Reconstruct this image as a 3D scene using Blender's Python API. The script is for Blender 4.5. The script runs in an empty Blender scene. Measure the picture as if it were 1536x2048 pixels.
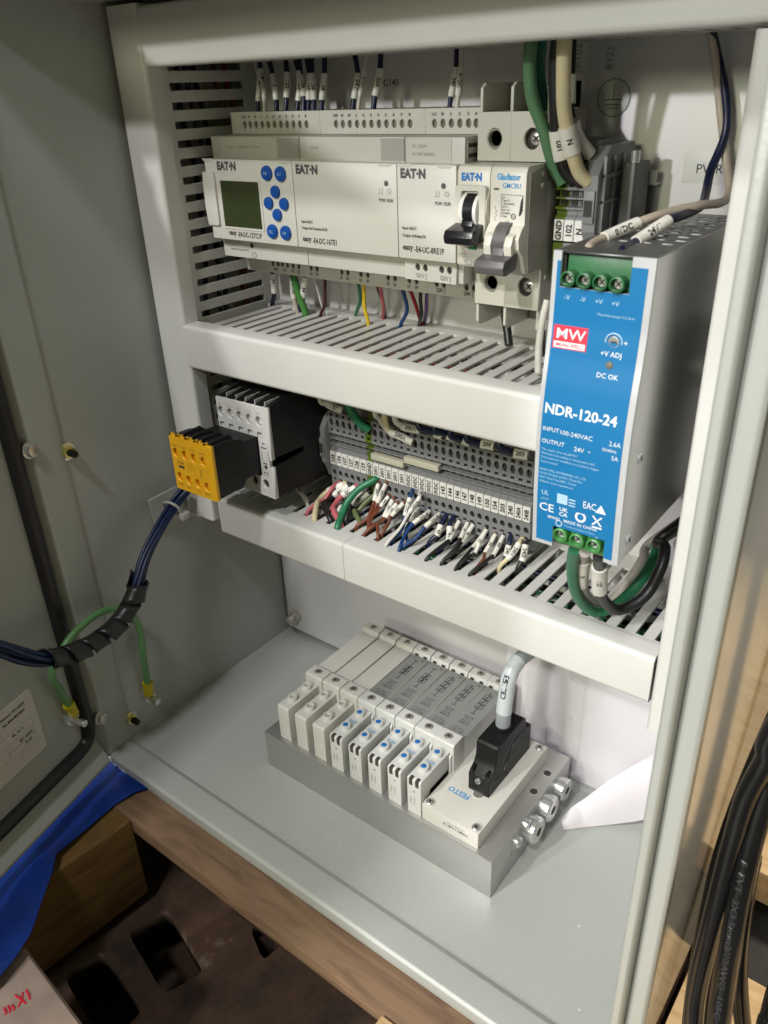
import bpy, bmesh, math, random
from mathutils import Vector, Matrix, Euler
random.seed(7)
R_ = math.radians

# ------------------------------------------------------------------ camera, light, exposure
# Working unit below: millimetres in the cabinet's own frame (x right along the mounting panel, y into the
# cabinet, z up; y = 0 is the front of the relays, z = 0 their middle).  OFFZ lifts the scene above the ground.
S = 0.001
OFFZ = 560.0
CAM = (402.32, -346.37, 55.98)
ROT = (R_(62.139), R_(1.948), R_(37.477))
FPX = 1603.74                                   # focal length in pixels of the 1536 x 2048 photograph
scene = bpy.context.scene
col = scene.collection
cam_d = bpy.data.cameras.new('camera')
cam = bpy.data.objects.new('camera', cam_d); col.objects.link(cam)
cam.location = (CAM[0]*S, CAM[1]*S, (CAM[2]+OFFZ)*S)
cam.rotation_euler = ROT
cam_d.sensor_fit = 'VERTICAL'; cam_d.sensor_height = 36.0; cam_d.lens = FPX/2048*36
cam_d.clip_start = 0.01; cam_d.clip_end = 200
cam_d.dof.use_dof = True; cam_d.dof.focus_distance = 0.52; cam_d.dof.aperture_fstop = 24.0
scene.camera = cam
scene.view_settings.view_transform = 'Standard'; scene.view_settings.look = 'None'
scene.view_settings.exposure = 0.0; scene.view_settings.gamma = 1.0
scene.view_settings.use_curve_mapping = False
scene.cycles.max_bounces = 8; scene.cycles.diffuse_bounces = 4; scene.cycles.glossy_bounces = 4
scene.cycles.use_denoising = True

world = bpy.data.worlds.new('World'); scene.world = world; world.use_nodes = True
wb = world.node_tree.nodes['Background']
wb.inputs[0].default_value = (0.57, 0.57, 0.24, 1); wb.inputs[1].default_value = 0.19   # dim light bounced round the workshop

def lamp(name, az, el, dist, size, power, colour):
    """workshop ceiling lamp or added front fill: az degrees to the right of straight ahead of the cabinet, el above the horizon"""
    d = bpy.data.lights.new(name, 'AREA'); d.shape = 'DISK'; d.size = size; d.energy = power; d.color = colour
    o = bpy.data.objects.new(name, d); col.objects.link(o)
    t = Vector((0.12, -0.03, (OFFZ-100)*S))
    v = Vector((math.sin(R_(az))*math.cos(R_(el)), -math.cos(R_(az))*math.cos(R_(el)), math.sin(R_(el))))
    o.location = t + v*dist
    o.rotation_euler = (t-o.location).to_track_quat('-Z', 'Y').to_euler()
lamp('ceiling_or_fill_lamp', 5, 35.5, 2.8, 0.14, 30, (1.0, 0.985, 0.97))
lamp('ceiling_or_fill_lamp', -13, 41, 2.8, 0.14, 36, (1.0, 0.98, 0.94))
lamp('ceiling_or_fill_lamp', 16, 57, 2.8, 0.30, 24, (0.97, 0.98, 1.0))
lamp('ceiling_or_fill_lamp', -16.5, 16.5, 3.2, 0.12, 40, (0.98, 0.96, 1.0))

lamp('ceiling_or_fill_lamp', -2, 15.5, 3.4, 0.7, 24, (0.96, 1.0, 0.70))  # soft greenish fill added in front to lift the upper duct and relays
# spot added to brighten the bench, no lamp known there
sl_ = bpy.data.lights.new('bench_fill_spot', 'SPOT'); sl_.energy = 26; sl_.spot_size = R_(58); sl_.spot_blend = 0.6; sl_.shadow_soft_size = 0.05; sl_.color = (1.0, 0.93, 0.82)
so = bpy.data.objects.new('bench_fill_spot', sl_); col.objects.link(so); so.location = (0.66, 0.10, (OFFZ+420)*S)
so.rotation_euler = (Vector((0.50, 0.02, (OFFZ-391)*S))-so.location).to_track_quat('-Z', 'Y').to_euler()

RM = Euler(ROT, 'XYZ').to_matrix()
CV = Vector(CAM)
def un(u, v, ax, val):
    """pixel of the photograph -> point (mm) where its ray meets the plane ax = val"""
    d = RM @ Vector(((u-768)/FPX, -(v-1024)/FPX, -1.0))
    i = 'xyz'.index(ax)
    return CV + d*((val-CV[i])/d[i])

# ------------------------------------------------------------------ materials
M = {}
def mat(name, rgb, rough=0.45, metal=0.0, vary=0.05, vscale=60.0, bump=0.0, bscale=900.0, spec=0.5, coat=0.0, trans=0.0, rvar=0.08):
    m = bpy.data.materials.new(name); m.use_nodes = True
    nt = m.node_tree; b = nt.nodes['Principled BSDF']
    b.inputs['Roughness'].default_value = rough; b.inputs['Metallic'].default_value = metal
    b.inputs['Specular IOR Level'].default_value = spec; b.inputs['Coat Weight'].default_value = coat
    b.inputs['Transmission Weight'].default_value = trans
    tc = nt.nodes.new('ShaderNodeTexCoord')
    n = nt.nodes.new('ShaderNodeTexNoise'); n.inputs['Scale'].default_value = vscale; n.inputs['Detail'].default_value = 5
    nt.links.new(tc.outputs['Object'], n.inputs['Vector'])
    r = nt.nodes.new('ShaderNodeValToRGB')
    r.color_ramp.elements[0].position = 0.3; r.color_ramp.elements[1].position = 0.72
    lo = [max(0, c*(1-vary)) for c in rgb]; hi = [min(1, c*(1+vary)) for c in rgb]
    r.color_ramp.elements[0].color = (*lo, 1); r.color_ramp.elements[1].color = (*hi, 1)
    nt.links.new(n.outputs['Fac'], r.inputs['Fac']); nt.links.new(r.outputs['Color'], b.inputs['Base Color'])
    mr = nt.nodes.new('ShaderNodeMapRange'); mr.inputs['To Min'].default_value = max(0.02, rough-rvar); mr.inputs['To Max'].default_value = min(1, rough+rvar)
    n2 = nt.nodes.new('ShaderNodeTexNoise'); n2.inputs['Scale'].default_value = vscale*2.3; n2.inputs['Detail'].default_value = 3
    nt.links.new(tc.outputs['Object'], n2.inputs['Vector'])
    nt.links.new(n2.outputs['Fac'], mr.inputs['Value']); nt.links.new(mr.outputs['Result'], b.inputs['Roughness'])
    if bump:
        n3 = nt.nodes.new('ShaderNodeTexNoise'); n3.inputs['Scale'].default_value = bscale; n3.inputs['Detail'].default_value = 2
        nt.links.new(tc.outputs['Object'], n3.inputs['Vector'])
        bp = nt.nodes.new('ShaderNodeBump'); bp.inputs['Strength'].default_value = bump; bp.inputs['Distance'].default_value = 0.0004
        nt.links.new(n3.outputs['Fac'], bp.inputs['Height']); nt.links.new(bp.outputs['Normal'], b.inputs['Normal'])
    M[name] = m
    return m
mat('enclosure_paint', (0.405, 0.42, 0.395), 0.34, vary=0.04, vscale=9, bump=0.22, bscale=520, spec=0.5)
mat('enclosure_side_paint', (0.38, 0.385, 0.37), 0.13, vary=0.04, vscale=9, bump=0.10, bscale=330, spec=1.0, rvar=0.02)
mat('panel_white', (0.70, 0.68, 0.68), 0.30, vary=0.03, vscale=7, bump=0.03, bscale=300)
mat('duct_white', (0.635, 0.63, 0.60), 0.38, vary=0.045, vscale=11, bump=0.05, bscale=700, rvar=0.16)
mat('device_grey', (0.63, 0.61, 0.565), 0.42, vary=0.03, vscale=40, bump=0.10, bscale=2600)
mat('device_light', (0.66, 0.65, 0.60), 0.40, vary=0.02, vscale=40, bump=0.08, bscale=2600)
mat('device_mid', (0.44, 0.43, 0.40), 0.45, vary=0.03, vscale=40)
mat('breaker_white', (0.62, 0.60, 0.53), 0.38, vary=0.03, vscale=50, bump=0.06, bscale=2200)
mat('breaker_side', (0.36, 0.345, 0.30), 0.5, vary=0.05, vscale=50, bump=0.1, bscale=1800)
mat('hole_dark', (0.035, 0.032, 0.028), 0.7, vary=0.2, vscale=300)
mat('hole_grey', (0.16, 0.155, 0.12), 0.6, vary=0.2, vscale=300)
mat('print_black', (0.03, 0.03, 0.032), 0.5, vary=0.1, vscale=500)
mat('print_grey', (0.30, 0.29, 0.28), 0.5, vary=0.1, vscale=500)
mat('print_violet', (0.10, 0.085, 0.095), 0.5, vary=0.1, vscale=500)
mat('print_blue', (0.02, 0.17, 0.50), 0.4, vary=0.05, vscale=500)
mat('print_lightblue', (0.06, 0.33, 0.66), 0.4, vary=0.05, vscale=500)
mat('print_white', (0.78, 0.80, 0.82), 0.5, vary=0.03, vscale=500)
mat('print_paleblue', (0.42, 0.62, 0.78), 0.5, vary=0.03, vscale=500)
mat('print_red', (0.72, 0.03, 0.06), 0.4, vary=0.05, vscale=500)
mat('print_green', (0.015, 0.16, 0.05), 0.4, vary=0.05, vscale=500)
mat('marker_white', (0.78, 0.77, 0.74), 0.40, vary=0.03, vscale=200)
mat('sleeve_white', (0.74, 0.72, 0.66), 0.36, vary=0.05, vscale=260)
mat('display_glass', (0.040, 0.052, 0.020), 0.28, vary=0.10, vscale=60, spec=0.25)
mat('button_blue', (0.004, 0.075, 0.36), 0.38, vary=0.06, vscale=300, bump=0.15, bscale=3000)
mat('black_plastic', (0.008, 0.008, 0.0085), 0.46, vary=0.25, vscale=60, bump=0.18, bscale=2400, rvar=0.10, spec=0.28)
mat('black_gloss', (0.012, 0.012, 0.014), 0.27, vary=0.2, vscale=60, bump=0.05, bscale=900)
mat('dark_grey', (0.105, 0.10, 0.10), 0.42, vary=0.1, vscale=120)
mat('contactor_white', (0.60, 0.59, 0.575), 0.42, vary=0.03, vscale=60, bump=0.08, bscale=2400)
mat('yellow_plastic', (0.80, 0.42, 0.012), 0.40, vary=0.04, vscale=80, bump=0.08, bscale=2400)
mat('yellow_print', (0.30, 0.17, 0.02), 0.5, vary=0.1, vscale=300)
mat('terminal_grey', (0.215, 0.215, 0.225), 0.46, vary=0.07, vscale=90, bump=0.1, bscale=2400)
mat('terminal_green', (0.10, 0.15, 0.015), 0.42, vary=0.25, vscale=120)
mat('bridge_cream', (0.52, 0.50, 0.40), 0.45, vary=0.04, vscale=80)
mat('psu_blue', (0.006, 0.165, 0.395), 0.34, vary=0.04, vscale=12, bump=0.03)
mat('psu_silver', (0.62, 0.63, 0.65), 0.33, metal=0.35, vary=0.04, vscale=20)
mat('psu_side', (0.52, 0.52, 0.51), 0.36, metal=0.9, vary=0.06, vscale=14, bump=0.03, bscale=240)
mat('psu_top', (0.20, 0.20, 0.20), 0.45, metal=0.8, vary=0.1, vscale=40)  # metal darkened from the sides' tone to mute light glints at the slots
mat('term_green_shaded', (0.022, 0.13, 0.045), 0.40, vary=0.1, vscale=120)  # terminal green darkened for the shade on the upper terminal
mat('term_green', (0.06, 0.27, 0.07), 0.36, vary=0.1, vscale=120)
mat('screw_steel', (0.66, 0.64, 0.60), 0.30, metal=0.75, vary=0.12, vscale=200)
mat('zinc', (0.70, 0.71, 0.70), 0.24, metal=0.8, vary=0.05, vscale=60, rvar=0.03)
mat('brass_zinc', (0.74, 0.66, 0.22), 0.25, metal=0.8, vary=0.1, vscale=160)
mat('aluminium', (0.50, 0.495, 0.485), 0.36, metal=0.75, vary=0.04, vscale=22, bump=0.05, bscale=700)
mat('valve_white', (0.66, 0.64, 0.59), 0.44, vary=0.025, vscale=70, bump=0.1, bscale=2600)
mat('valve_white_cool', (0.68, 0.68, 0.66), 0.42, vary=0.025, vscale=70, bump=0.08, bscale=2600)
mat('valve_label', (0.275, 0.275, 0.27), 0.42, vary=0.04, vscale=60)
mat('valve_dark', (0.02, 0.02, 0.022), 0.5, vary=0.2, vscale=90)
mat('led_window', (0.07, 0.065, 0.055), 0.2, vary=0.5, vscale=400)
mat('cable_grey', (0.33, 0.36, 0.385), 0.42, vary=0.04, vscale=60, bump=0.06, bscale=600)
mat('cable_label', (0.60, 0.64, 0.68), 0.3, vary=0.03, vscale=60)
mat('paper', (0.72, 0.68, 0.72), 0.62, vary=0.02, vscale=30, bump=0.05, bscale=300)
mat('gasket', (0.012, 0.012, 0.013), 0.38, vary=0.3, vscale=30, bump=0.15, bscale=300)
mat('rating_paper', (0.62, 0.59, 0.54), 0.4, vary=0.03, vscale=40)
mat('nylon', (0.46, 0.46, 0.43), 0.4, vary=0.04, vscale=90)
mat('spiral_black', (0.018, 0.018, 0.019), 0.36, vary=0.3, vscale=80, bump=0.1, bscale=500)
mat('ring_yellow', (0.62, 0.50, 0.01), 0.32, vary=0.06, vscale=120)
WIRE = dict(navy=(0.006, 0.011, 0.045), blue=(0.008, 0.045, 0.17), bundle=(0.006, 0.017, 0.065), white=(0.62, 0.60, 0.55), cream=(0.62, 0.54, 0.34), tan=(0.52, 0.44, 0.36),
            black=(0.012, 0.012, 0.013), green=(0.02, 0.17, 0.075), teal=(0.0, 0.14, 0.10), sage=(0.09, 0.20, 0.10), leaf=(0.05, 0.20, 0.04), olive=(0.11, 0.14, 0.055),
            brown=(0.17, 0.045, 0.022), darkred=(0.06, 0.012, 0.012), yellow=(0.75, 0.52, 0.01), pink=(0.50, 0.11, 0.13), grey=(0.08, 0.085, 0.085), red=(0.30, 0.008, 0.012),
            purple=(0.09, 0.035, 0.15), earth=(0.13, 0.30, 0.115), lightgrey=(0.40, 0.37, 0.33))
for k, c in WIRE.items(): mat('wire_'+k, c, 0.38, vary=0.08, vscale=200, bump=0.04, bscale=900)
mat('cable_black', (0.006, 0.006, 0.0065), 0.15, vary=0.3, vscale=40, spec=0.5, rvar=0.04)
mat('cable_emboss', (0.03, 0.03, 0.032), 0.25, vary=0.1)
mat('tarp_blue', (0.004, 0.030, 0.215), 0.42, vary=0.30, vscale=26, bump=0.5, bscale=160)
mat('stone', (0.40, 0.30, 0.25), 0.8, vary=0.25, vscale=40, bump=0.6, bscale=260)

def wood(name, rgb, dark, along=(1, 0, 0)):
    m = bpy.data.materials.new(name); m.use_nodes = True
    nt = m.node_tree; b = nt.nodes['Principled BSDF']; b.inputs['Roughness'].default_value = 0.55
    tc = nt.nodes.new('ShaderNodeTexCoord'); mp = nt.nodes.new('ShaderNodeMapping')
    mp.inputs['Scale'].default_value = [6 if a else 42 for a in along]
    nt.links.new(tc.outputs['Object'], mp.inputs['Vector'])
    n = nt.nodes.new('ShaderNodeTexNoise'); n.inputs['Scale'].default_value = 2.2; n.inputs['Detail'].default_value = 7; n.inputs['Distortion'].default_value = 1.6
    nt.links.new(mp.outputs['Vector'], n.inputs['Vector'])
    r = nt.nodes.new('ShaderNodeValToRGB'); e = r.color_ramp.elements
    e[0].position = 0.32; e[0].color = (*dark, 1); e[1].position = 0.60; e[1].color = (*rgb, 1)
    nt.links.new(n.outputs['Fac'], r.inputs['Fac'])
    # knots
    v = nt.nodes.new('ShaderNodeTexVoronoi'); v.inputs['Scale'].default_value = 11
    mp2 = nt.nodes.new('ShaderNodeMapping'); mp2.inputs['Scale'].default_value = [0.7 if a else 1.15 for a in along]
    nt.links.new(tc.outputs['Object'], mp2.inputs['Vector']); nt.links.new(mp2.outputs['Vector'], v.inputs['Vector'])
    k = nt.nodes.new('ShaderNodeMapRange'); k.inputs['From Min'].default_value = 0.05; k.inputs['From Max'].default_value = 0.13
    nt.links.new(v.outputs['Distance'], k.inputs['Value'])
    mx = nt.nodes.new('ShaderNodeMixRGB'); mx.inputs[1].default_value = (dark[0]*0.4, dark[1]*0.33, dark[2]*0.3, 1)
    nt.links.new(k.outputs['Result'], mx.inputs[0]); nt.links.new(r.outputs['Color'], mx.inputs[2])
    nt.links.new(mx.outputs[0], b.inputs['Base Color'])
    bp = nt.nodes.new('ShaderNodeBump'); bp.inputs['Strength'].default_value = 0.25; bp.inputs['Distance'].default_value = 0.0006
    nt.links.new(n.outputs['Fac'], bp.inputs['Height']); nt.links.new(bp.outputs['Normal'], b.inputs['Normal'])
    M[name] = m
wood('pine', (0.66, 0.47, 0.26), (0.52, 0.33, 0.155))
wood('timber_brown', (0.25, 0.155, 0.09), (0.15, 0.09, 0.055))
wood('timber_ochre', (0.20, 0.115, 0.035), (0.12, 0.065, 0.02), (0, 1, 0))

def rust():
    m = bpy.data.materials.new('rusty_plate'); m.use_nodes = True
    nt = m.node_tree; b = nt.nodes['Principled BSDF']; b.inputs['Roughness'].default_value = 0.7; b.inputs['Metallic'].default_value = 0.25
    tc = nt.nodes.new('ShaderNodeTexCoord')
    n = nt.nodes.new('ShaderNodeTexNoise'); n.inputs['Scale'].default_value = 24; n.inputs['Detail'].default_value = 12; n.inputs['Roughness'].default_value = 0.68
    nt.links.new(tc.outputs['Object'], n.inputs['Vector'])
    r = nt.nodes.new('ShaderNodeValToRGB'); e = r.color_ramp.elements
    e[0].position = 0.34; e[0].color = (0.020, 0.014, 0.012, 1); e[1].position = 0.62; e[1].color = (0.085, 0.045, 0.026, 1)
    x = e.new(0.72); x.color = (0.20, 0.155, 0.115, 1)
    nt.links.new(n.outputs['Fac'], r.inputs['Fac']); nt.links.new(r.outputs['Color'], b.inputs['Base Color'])
    bp = nt.nodes.new('ShaderNodeBump'); bp.inputs['Strength'].default_value = 0.6; bp.inputs['Distance'].default_value = 0.001
    nt.links.new(n.outputs['Fac'], bp.inputs['Height']); nt.links.new(bp.outputs['Normal'], b.inputs['Normal'])
    M['rusty_plate'] = m
rust()
def floor_paint():
    m = M['enclosure_paint'].copy(); m.name = 'floor_paint'; nt = m.node_tree; b = nt.nodes['Principled BSDF']
    tc = nt.nodes.new('ShaderNodeTexCoord')
    v = nt.nodes.new('ShaderNodeTexVoronoi'); v.inputs['Scale'].default_value = 46; v.inputs['Randomness'].default_value = 1.0
    nt.links.new(tc.outputs['Object'], v.inputs['Vector'])
    n = nt.nodes.new('ShaderNodeTexNoise'); n.inputs['Scale'].default_value = 7
    nt.links.new(tc.outputs['Object'], n.inputs['Vector'])
    lt = nt.nodes.new('ShaderNodeMath'); lt.operation = 'LESS_THAN'; lt.inputs[1].default_value = 0.028
    nt.links.new(v.outputs['Distance'], lt.inputs[0])
    gt = nt.nodes.new('ShaderNodeMath'); gt.operation = 'GREATER_THAN'; gt.inputs[1].default_value = 0.56
    nt.links.new(n.outputs['Fac'], gt.inputs[0])
    mu = nt.nodes.new('ShaderNodeMath'); mu.operation = 'MULTIPLY'; nt.links.new(lt.outputs[0], mu.inputs[0]); nt.links.new(gt.outputs[0], mu.inputs[1])
    old = b.inputs['Base Color'].links[0].from_socket
    mx = nt.nodes.new('ShaderNodeMixRGB'); mx.inputs[2].default_value = (0.72, 0.71, 0.68, 1)
    nt.links.new(mu.outputs[0], mx.inputs[0]); nt.links.new(old, mx.inputs[1]); nt.links.new(mx.outputs[0], b.inputs['Base Color'])
    sm = nt.nodes.new('ShaderNodeTexNoise'); sm.inputs['Scale'].default_value = 11; sm.inputs['Detail'].default_value = 8; sm.inputs['Distortion'].default_value = 1.5
    nt.links.new(tc.outputs['Object'], sm.inputs['Vector'])
    mr = nt.nodes.new('ShaderNodeMapRange'); mr.inputs['From Min'].default_value = 0.35; mr.inputs['From Max'].default_value = 0.7; mr.inputs['To Min'].default_value = 0.24; mr.inputs['To Max'].default_value = 0.48
    nt.links.new(sm.outputs['Fac'], mr.inputs['Value']); nt.links.new(mr.outputs['Result'], b.inputs['Roughness'])
    M['floor_paint'] = m
floor_paint()
def clear_film():
    m = bpy.data.materials.new('clear_film'); m.use_nodes = True
    nt = m.node_tree; b = nt.nodes['Principled BSDF']
    b.inputs['Base Color'].default_value = (0.95, 0.94, 0.96, 1); b.inputs['Roughness'].default_value = 0.12; b.inputs['Alpha'].default_value = 0.16
    M['clear_film'] = m
clear_film()

# ------------------------------------------------------------------ mesh helpers (all in mm)
ORG = {}
def tag(o, label, cat, group=None, kind=None):
    if label: o['label'] = label
    if cat: o['category'] = cat
    if group: o['group'] = group
    if kind: o['kind'] = kind
    return o
def thing(name, label, cat, org, group=None):
    o = bpy.data.objects.new(name, None); o.empty_display_size = 0.01
    col.objects.link(o); org = Vector(org); ORG[o] = org
    o.location = (org.x*S, org.y*S, (org.z+OFFZ)*S)
    return tag(o, label, cat, group)
def link(name, me, parent=None, org=None, m=None):
    o = bpy.data.objects.new(name, me); col.objects.link(o)
    if m: me.materials.clear(); me.materials.append(M[m])
    if parent is not None:
        o.parent = parent; ORG[o] = ORG[parent] if org is None else Vector(org)
        d = ORG[o]-ORG[parent]; o.location = d*S
    else:
        ORG[o] = Vector(org); o.location = (org[0]*S, org[1]*S, (org[2]+OFFZ)*S)
    return o
def mk(name, geo, m, parent=None, bevel=0.0, seg=2, org=None, smooth=True, angle=35):
    """geo: (verts, faces) in scene mm, or a list of them joined"""
    if isinstance(geo, list):
        vs, fs = [], []
        for g in geo:
            k = len(vs); vs += list(g[0]); fs += [tuple(i+k for i in f) for f in g[1]]
    else: vs, fs = geo
    if parent is not None: og = ORG[parent] if org is None else Vector(org)
    else:
        if org is None:
            c = [sum(v[i] for v in vs)/len(vs) for i in (0, 1)]
            org = (c[0], c[1], min(v[2] for v in vs))
        og = Vector(org)
    me = bpy.data.meshes.new(name)
    me.from_pydata([((v[0]-og.x)*S, (v[1]-og.y)*S, (v[2]-og.z)*S) for v in vs], [], fs)
    bm = bmesh.new(); bm.from_mesh(me)
    bmesh.ops.recalc_face_normals(bm, faces=bm.faces)
    if bevel:
        ed = [e for e in bm.edges if len(e.link_faces) == 2 and e.calc_face_angle(0) > 0.5]
        bmesh.ops.bevel(bm, geom=ed, offset=bevel*S, segments=seg, profile=0.6, affect='EDGES', clamp_overlap=True)
    bm.to_mesh(me); bm.free()
    if smooth:
        me.shade_smooth(); me.set_sharp_from_angle(angle=R_(angle))
    return link(name, me, parent, None if parent is not None and org is None else og, m)
def bx(x0, x1, y0, y1, z0, z1):
    v = [(x, y, z) for z in (z0, z1) for y in (y0, y1) for x in (x0, x1)]
    return v, [(0, 2, 3, 1), (4, 5, 7, 6), (0, 1, 5, 4), (2, 6, 7, 3), (0, 4, 6, 2), (1, 3, 7, 5)]
def prism(poly, a0, a1, axis='x'):
    """poly in the other two axes (cyclic order y,z / x,z / x,y), extruded along axis"""
    def P(p, a): return {'x': (a, p[0], p[1]), 'y': (p[0], a, p[1]), 'z': (p[0], p[1], a)}[axis]
    n = len(poly); v = [P(p, a0) for p in poly]+[P(p, a1) for p in poly]
    f = [tuple(range(n)), tuple(range(2*n-1, n-1, -1))]+[(i, (i+1) % n, n+(i+1) % n, n+i) for i in range(n)]
    return v, f
def ring(c, ax, r0, r1, h0, h1, n=20, squash=1.0):
    """solid of revolution round axis ax ('x','y','z') with centre c: a cylinder or cone frustum, r0 at h0"""
    v = []
    for r, h in ((r0, h0), (r1, h1)):
        for i in range(n):
            a = 2*math.pi*i/n; p, q = r*math.cos(a), r*math.sin(a)*squash
            v.append({'x': (c[0]+h, c[1]+p, c[2]+q), 'y': (c[0]+p, c[1]+h, c[2]+q), 'z': (c[0]+p, c[1]+q, c[2]+h)}[ax])
    f = [tuple(range(n)), tuple(range(n, 2*n))]+[(i, (i+1) % n, n+(i+1) % n, n+i) for i in range(n)]
    return v, f
def lathe(c, ax, prof, n=24):
    """prof: list of (r, h); closed surface of revolution"""
    v, f = [], []
    for r, h in prof:
        for i in range(n):
            a = 2*math.pi*i/n; p, q = r*math.cos(a), r*math.sin(a)
            v.append({'x': (c[0]+h, c[1]+p, c[2]+q), 'y': (c[0]+p, c[1]+h, c[2]+q), 'z': (c[0]+p, c[1]+q, c[2]+h)}[ax])
    for k in range(len(prof)-1):
        for i in range(n): f.append((k*n+i, k*n+(i+1) % n, (k+1)*n+(i+1) % n, (k+1)*n+i))
    f.append(tuple(range(n))); f.append(tuple((len(prof)-1)*n+i for i in range(n)))
    return v, f
def ell(cu, cv, ru, rv, n=16):
    return [(cu+ru*math.cos(2*math.pi*i/n), cv+rv*math.sin(2*math.pi*i/n)) for i in range(n)]
def rect(u0, u1, v0, v1): return [(u0, v0), (u1, v0), (u1, v1), (u0, v1)]
def rrect(u0, u1, v0, v1, r, n=4):
    p = []
    for cu, cv, a0 in ((u1-r, v1-r, 0), (u0+r, v1-r, 90), (u0+r, v0+r, 180), (u1-r, v0+r, 270)):
        p += [(cu+r*math.cos(R_(a0+90*i/n)), cv+r*math.sin(R_(a0+90*i/n))) for i in range(n+1)]
    return p
def plate(name, outer, holes, plane, front, depth, m, parent, org=None):
    """flat plate with real through holes; plane 'xz' (front towards -y), 'xy' (front towards +z) or 'yz' (front towards +x)"""
    c = bpy.data.curves.new(name, 'CURVE'); c.dimensions = '2D'; c.fill_mode = 'BOTH'; c.extrude = depth/2
    for pts in [outer]+holes:
        s = c.splines.new('POLY'); s.points.add(len(pts)-1)
        for q, a in zip(s.points, pts): q.co = (a[0], a[1], 0, 1)
        s.use_cyclic_u = True
    o = bpy.data.objects.new(name, c); me = bpy.data.meshes.new_from_object(o)
    bpy.data.objects.remove(o); bpy.data.curves.remove(c)
    og = ORG[parent] if org is None else Vector(org)
    for v in me.vertices:
        a, b, h = v.co
        if plane == 'xz': p = (a, front+depth/2-h, b)
        elif plane == 'xy': p = (a, b, front-depth/2+h)
        else: p = (front-depth/2+h, a, b)
        v.co = ((p[0]-og.x)*S, (p[1]-og.y)*S, (p[2]-og.z)*S)
    bm = bmesh.new(); bm.from_mesh(me); bmesh.ops.remove_doubles(bm, verts=bm.verts, dist=1e-7)
    bmesh.ops.recalc_face_normals(bm, faces=bm.faces); bm.to_mesh(me); bm.free()
    me.name = name
    return link(name, me, parent, org, m)
TXT = {}
def text_mesh(body, size, bold, align, sx):
    k = (body, size, bold, align, sx)
    if k not in TXT:
        c = bpy.data.curves.new('t', 'FONT'); c.body = body; c.size = size*1.37; c.resolution_u = 2
        c.align_x = align; c.align_y = 'CENTER'; c.offset = bold*size*0.55
        o = bpy.data.objects.new('t', c); me = bpy.data.meshes.new_from_object(o)
        bpy.data.objects.remove(o); bpy.data.curves.remove(c)
        ys = [v.co.y for v in me.vertices] or [0]; mid = (min(ys)+max(ys))/2
        vs = [(v.co.x*sx, v.co.y-mid) for v in me.vertices]; fs = [tuple(p.vertices) for p in me.polygons]
        bpy.data.meshes.remove(me); TXT[k] = (vs, fs)
    return TXT[k]
def text(body, at, U, V, size, m, parent, bold=0.0, align='LEFT', sx=1.0, org=None, fn=None):
    """flat print; size = capital height in mm; at = point on the surface; U, V = reading and up directions"""
    vs, fs = text_mesh(body, size, bold, align, sx)
    if not vs: return None
    at = Vector(at); U = Vector(U).normalized(); V = Vector(V).normalized(); N = U.cross(V).normalized()
    pts = [at+U*a+V*b+N*0.12 for a, b in vs]
    if fn: pts = [fn(p) for p in pts]
    og = ORG[parent] if org is None else Vector(org)
    me = bpy.data.meshes.new('lettering'); me.from_pydata([((p[0]-og.x)*S, (p[1]-og.y)*S, (p[2]-og.z)*S) for p in pts], [], fs)
    return link('lettering', me, parent, org, m)
X, Y, Z = Vector((1, 0, 0)), Vector((0, 1, 0)), Vector((0, 0, 1))
def spline(pts, step=8):
    P = [Vector(p) for p in pts]
    if len(P) == 2: return [P[0].lerp(P[1], i/step) for i in range(step+1)]
    Q = [P[0]*2-P[1]]+P+[P[-1]*2-P[-2]]; out = []
    for i in range(1, len(Q)-2):
        a, b, c, d = Q[i-1:i+3]
        for k in range(step):
            t = k/step
            out.append(0.5*((2*b)+(c-a)*t+(2*a-5*b+4*c-d)*t*t+(3*b-a-3*c+d)*t**3))
    out.append(P[-1]); return out
def tube(path, r, n=12):
    """r: number or function of fraction"""
    v, f = [], []
    T = [(path[min(i+1, len(path)-1)]-path[max(i-1, 0)]).normalized() for i in range(len(path))]
    N = T[0].orthogonal().normalized()
    for i, p in enumerate(path):
        N = (N-T[i]*N.dot(T[i])).normalized(); B = T[i].cross(N)
        rr = r(i/(len(path)-1)) if callable(r) else r
        for k in range(n):
            a = 2*math.pi*k/n; v.append(tuple(p+N*(rr*math.cos(a))+B*(rr*math.sin(a))))
    for i in range(len(path)-1):
        for k in range(n): f.append((i*n+k, i*n+(k+1) % n, (i+1)*n+(k+1) % n, (i+1)*n+k))
    f.append(tuple(range(n))); f.append(tuple((len(path)-1)*n+k for k in range(n)))
    return v, f
def cut(path, a, b):
    """sub-path between fractions a and b of its length"""
    L = [0.0]
    for p, q in zip(path, path[1:]): L.append(L[-1]+(q-p).length)
    def at(s):
        for i in range(len(path)-1):
            if L[i+1] >= s: return path[i].lerp(path[i+1], (s-L[i])/max(1e-9, L[i+1]-L[i]))
        return path[-1]
    tot = L[-1]; A, B = a*tot, b*tot
    return [at(A+(B-A)*k/8) for k in range(9)], B-A
def frac(path, p):
    L = 0; best = (1e9, 0); tot = sum((b-a).length for a, b in zip(path, path[1:]))
    for a, b in zip(path, path[1:]):
        d = (a-p).length
        if d < best[0]: best = (d, L/tot)
        L += (b-a).length
    return best[1] if (path[-1]-p).length >= best[0] else 1.0
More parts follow.
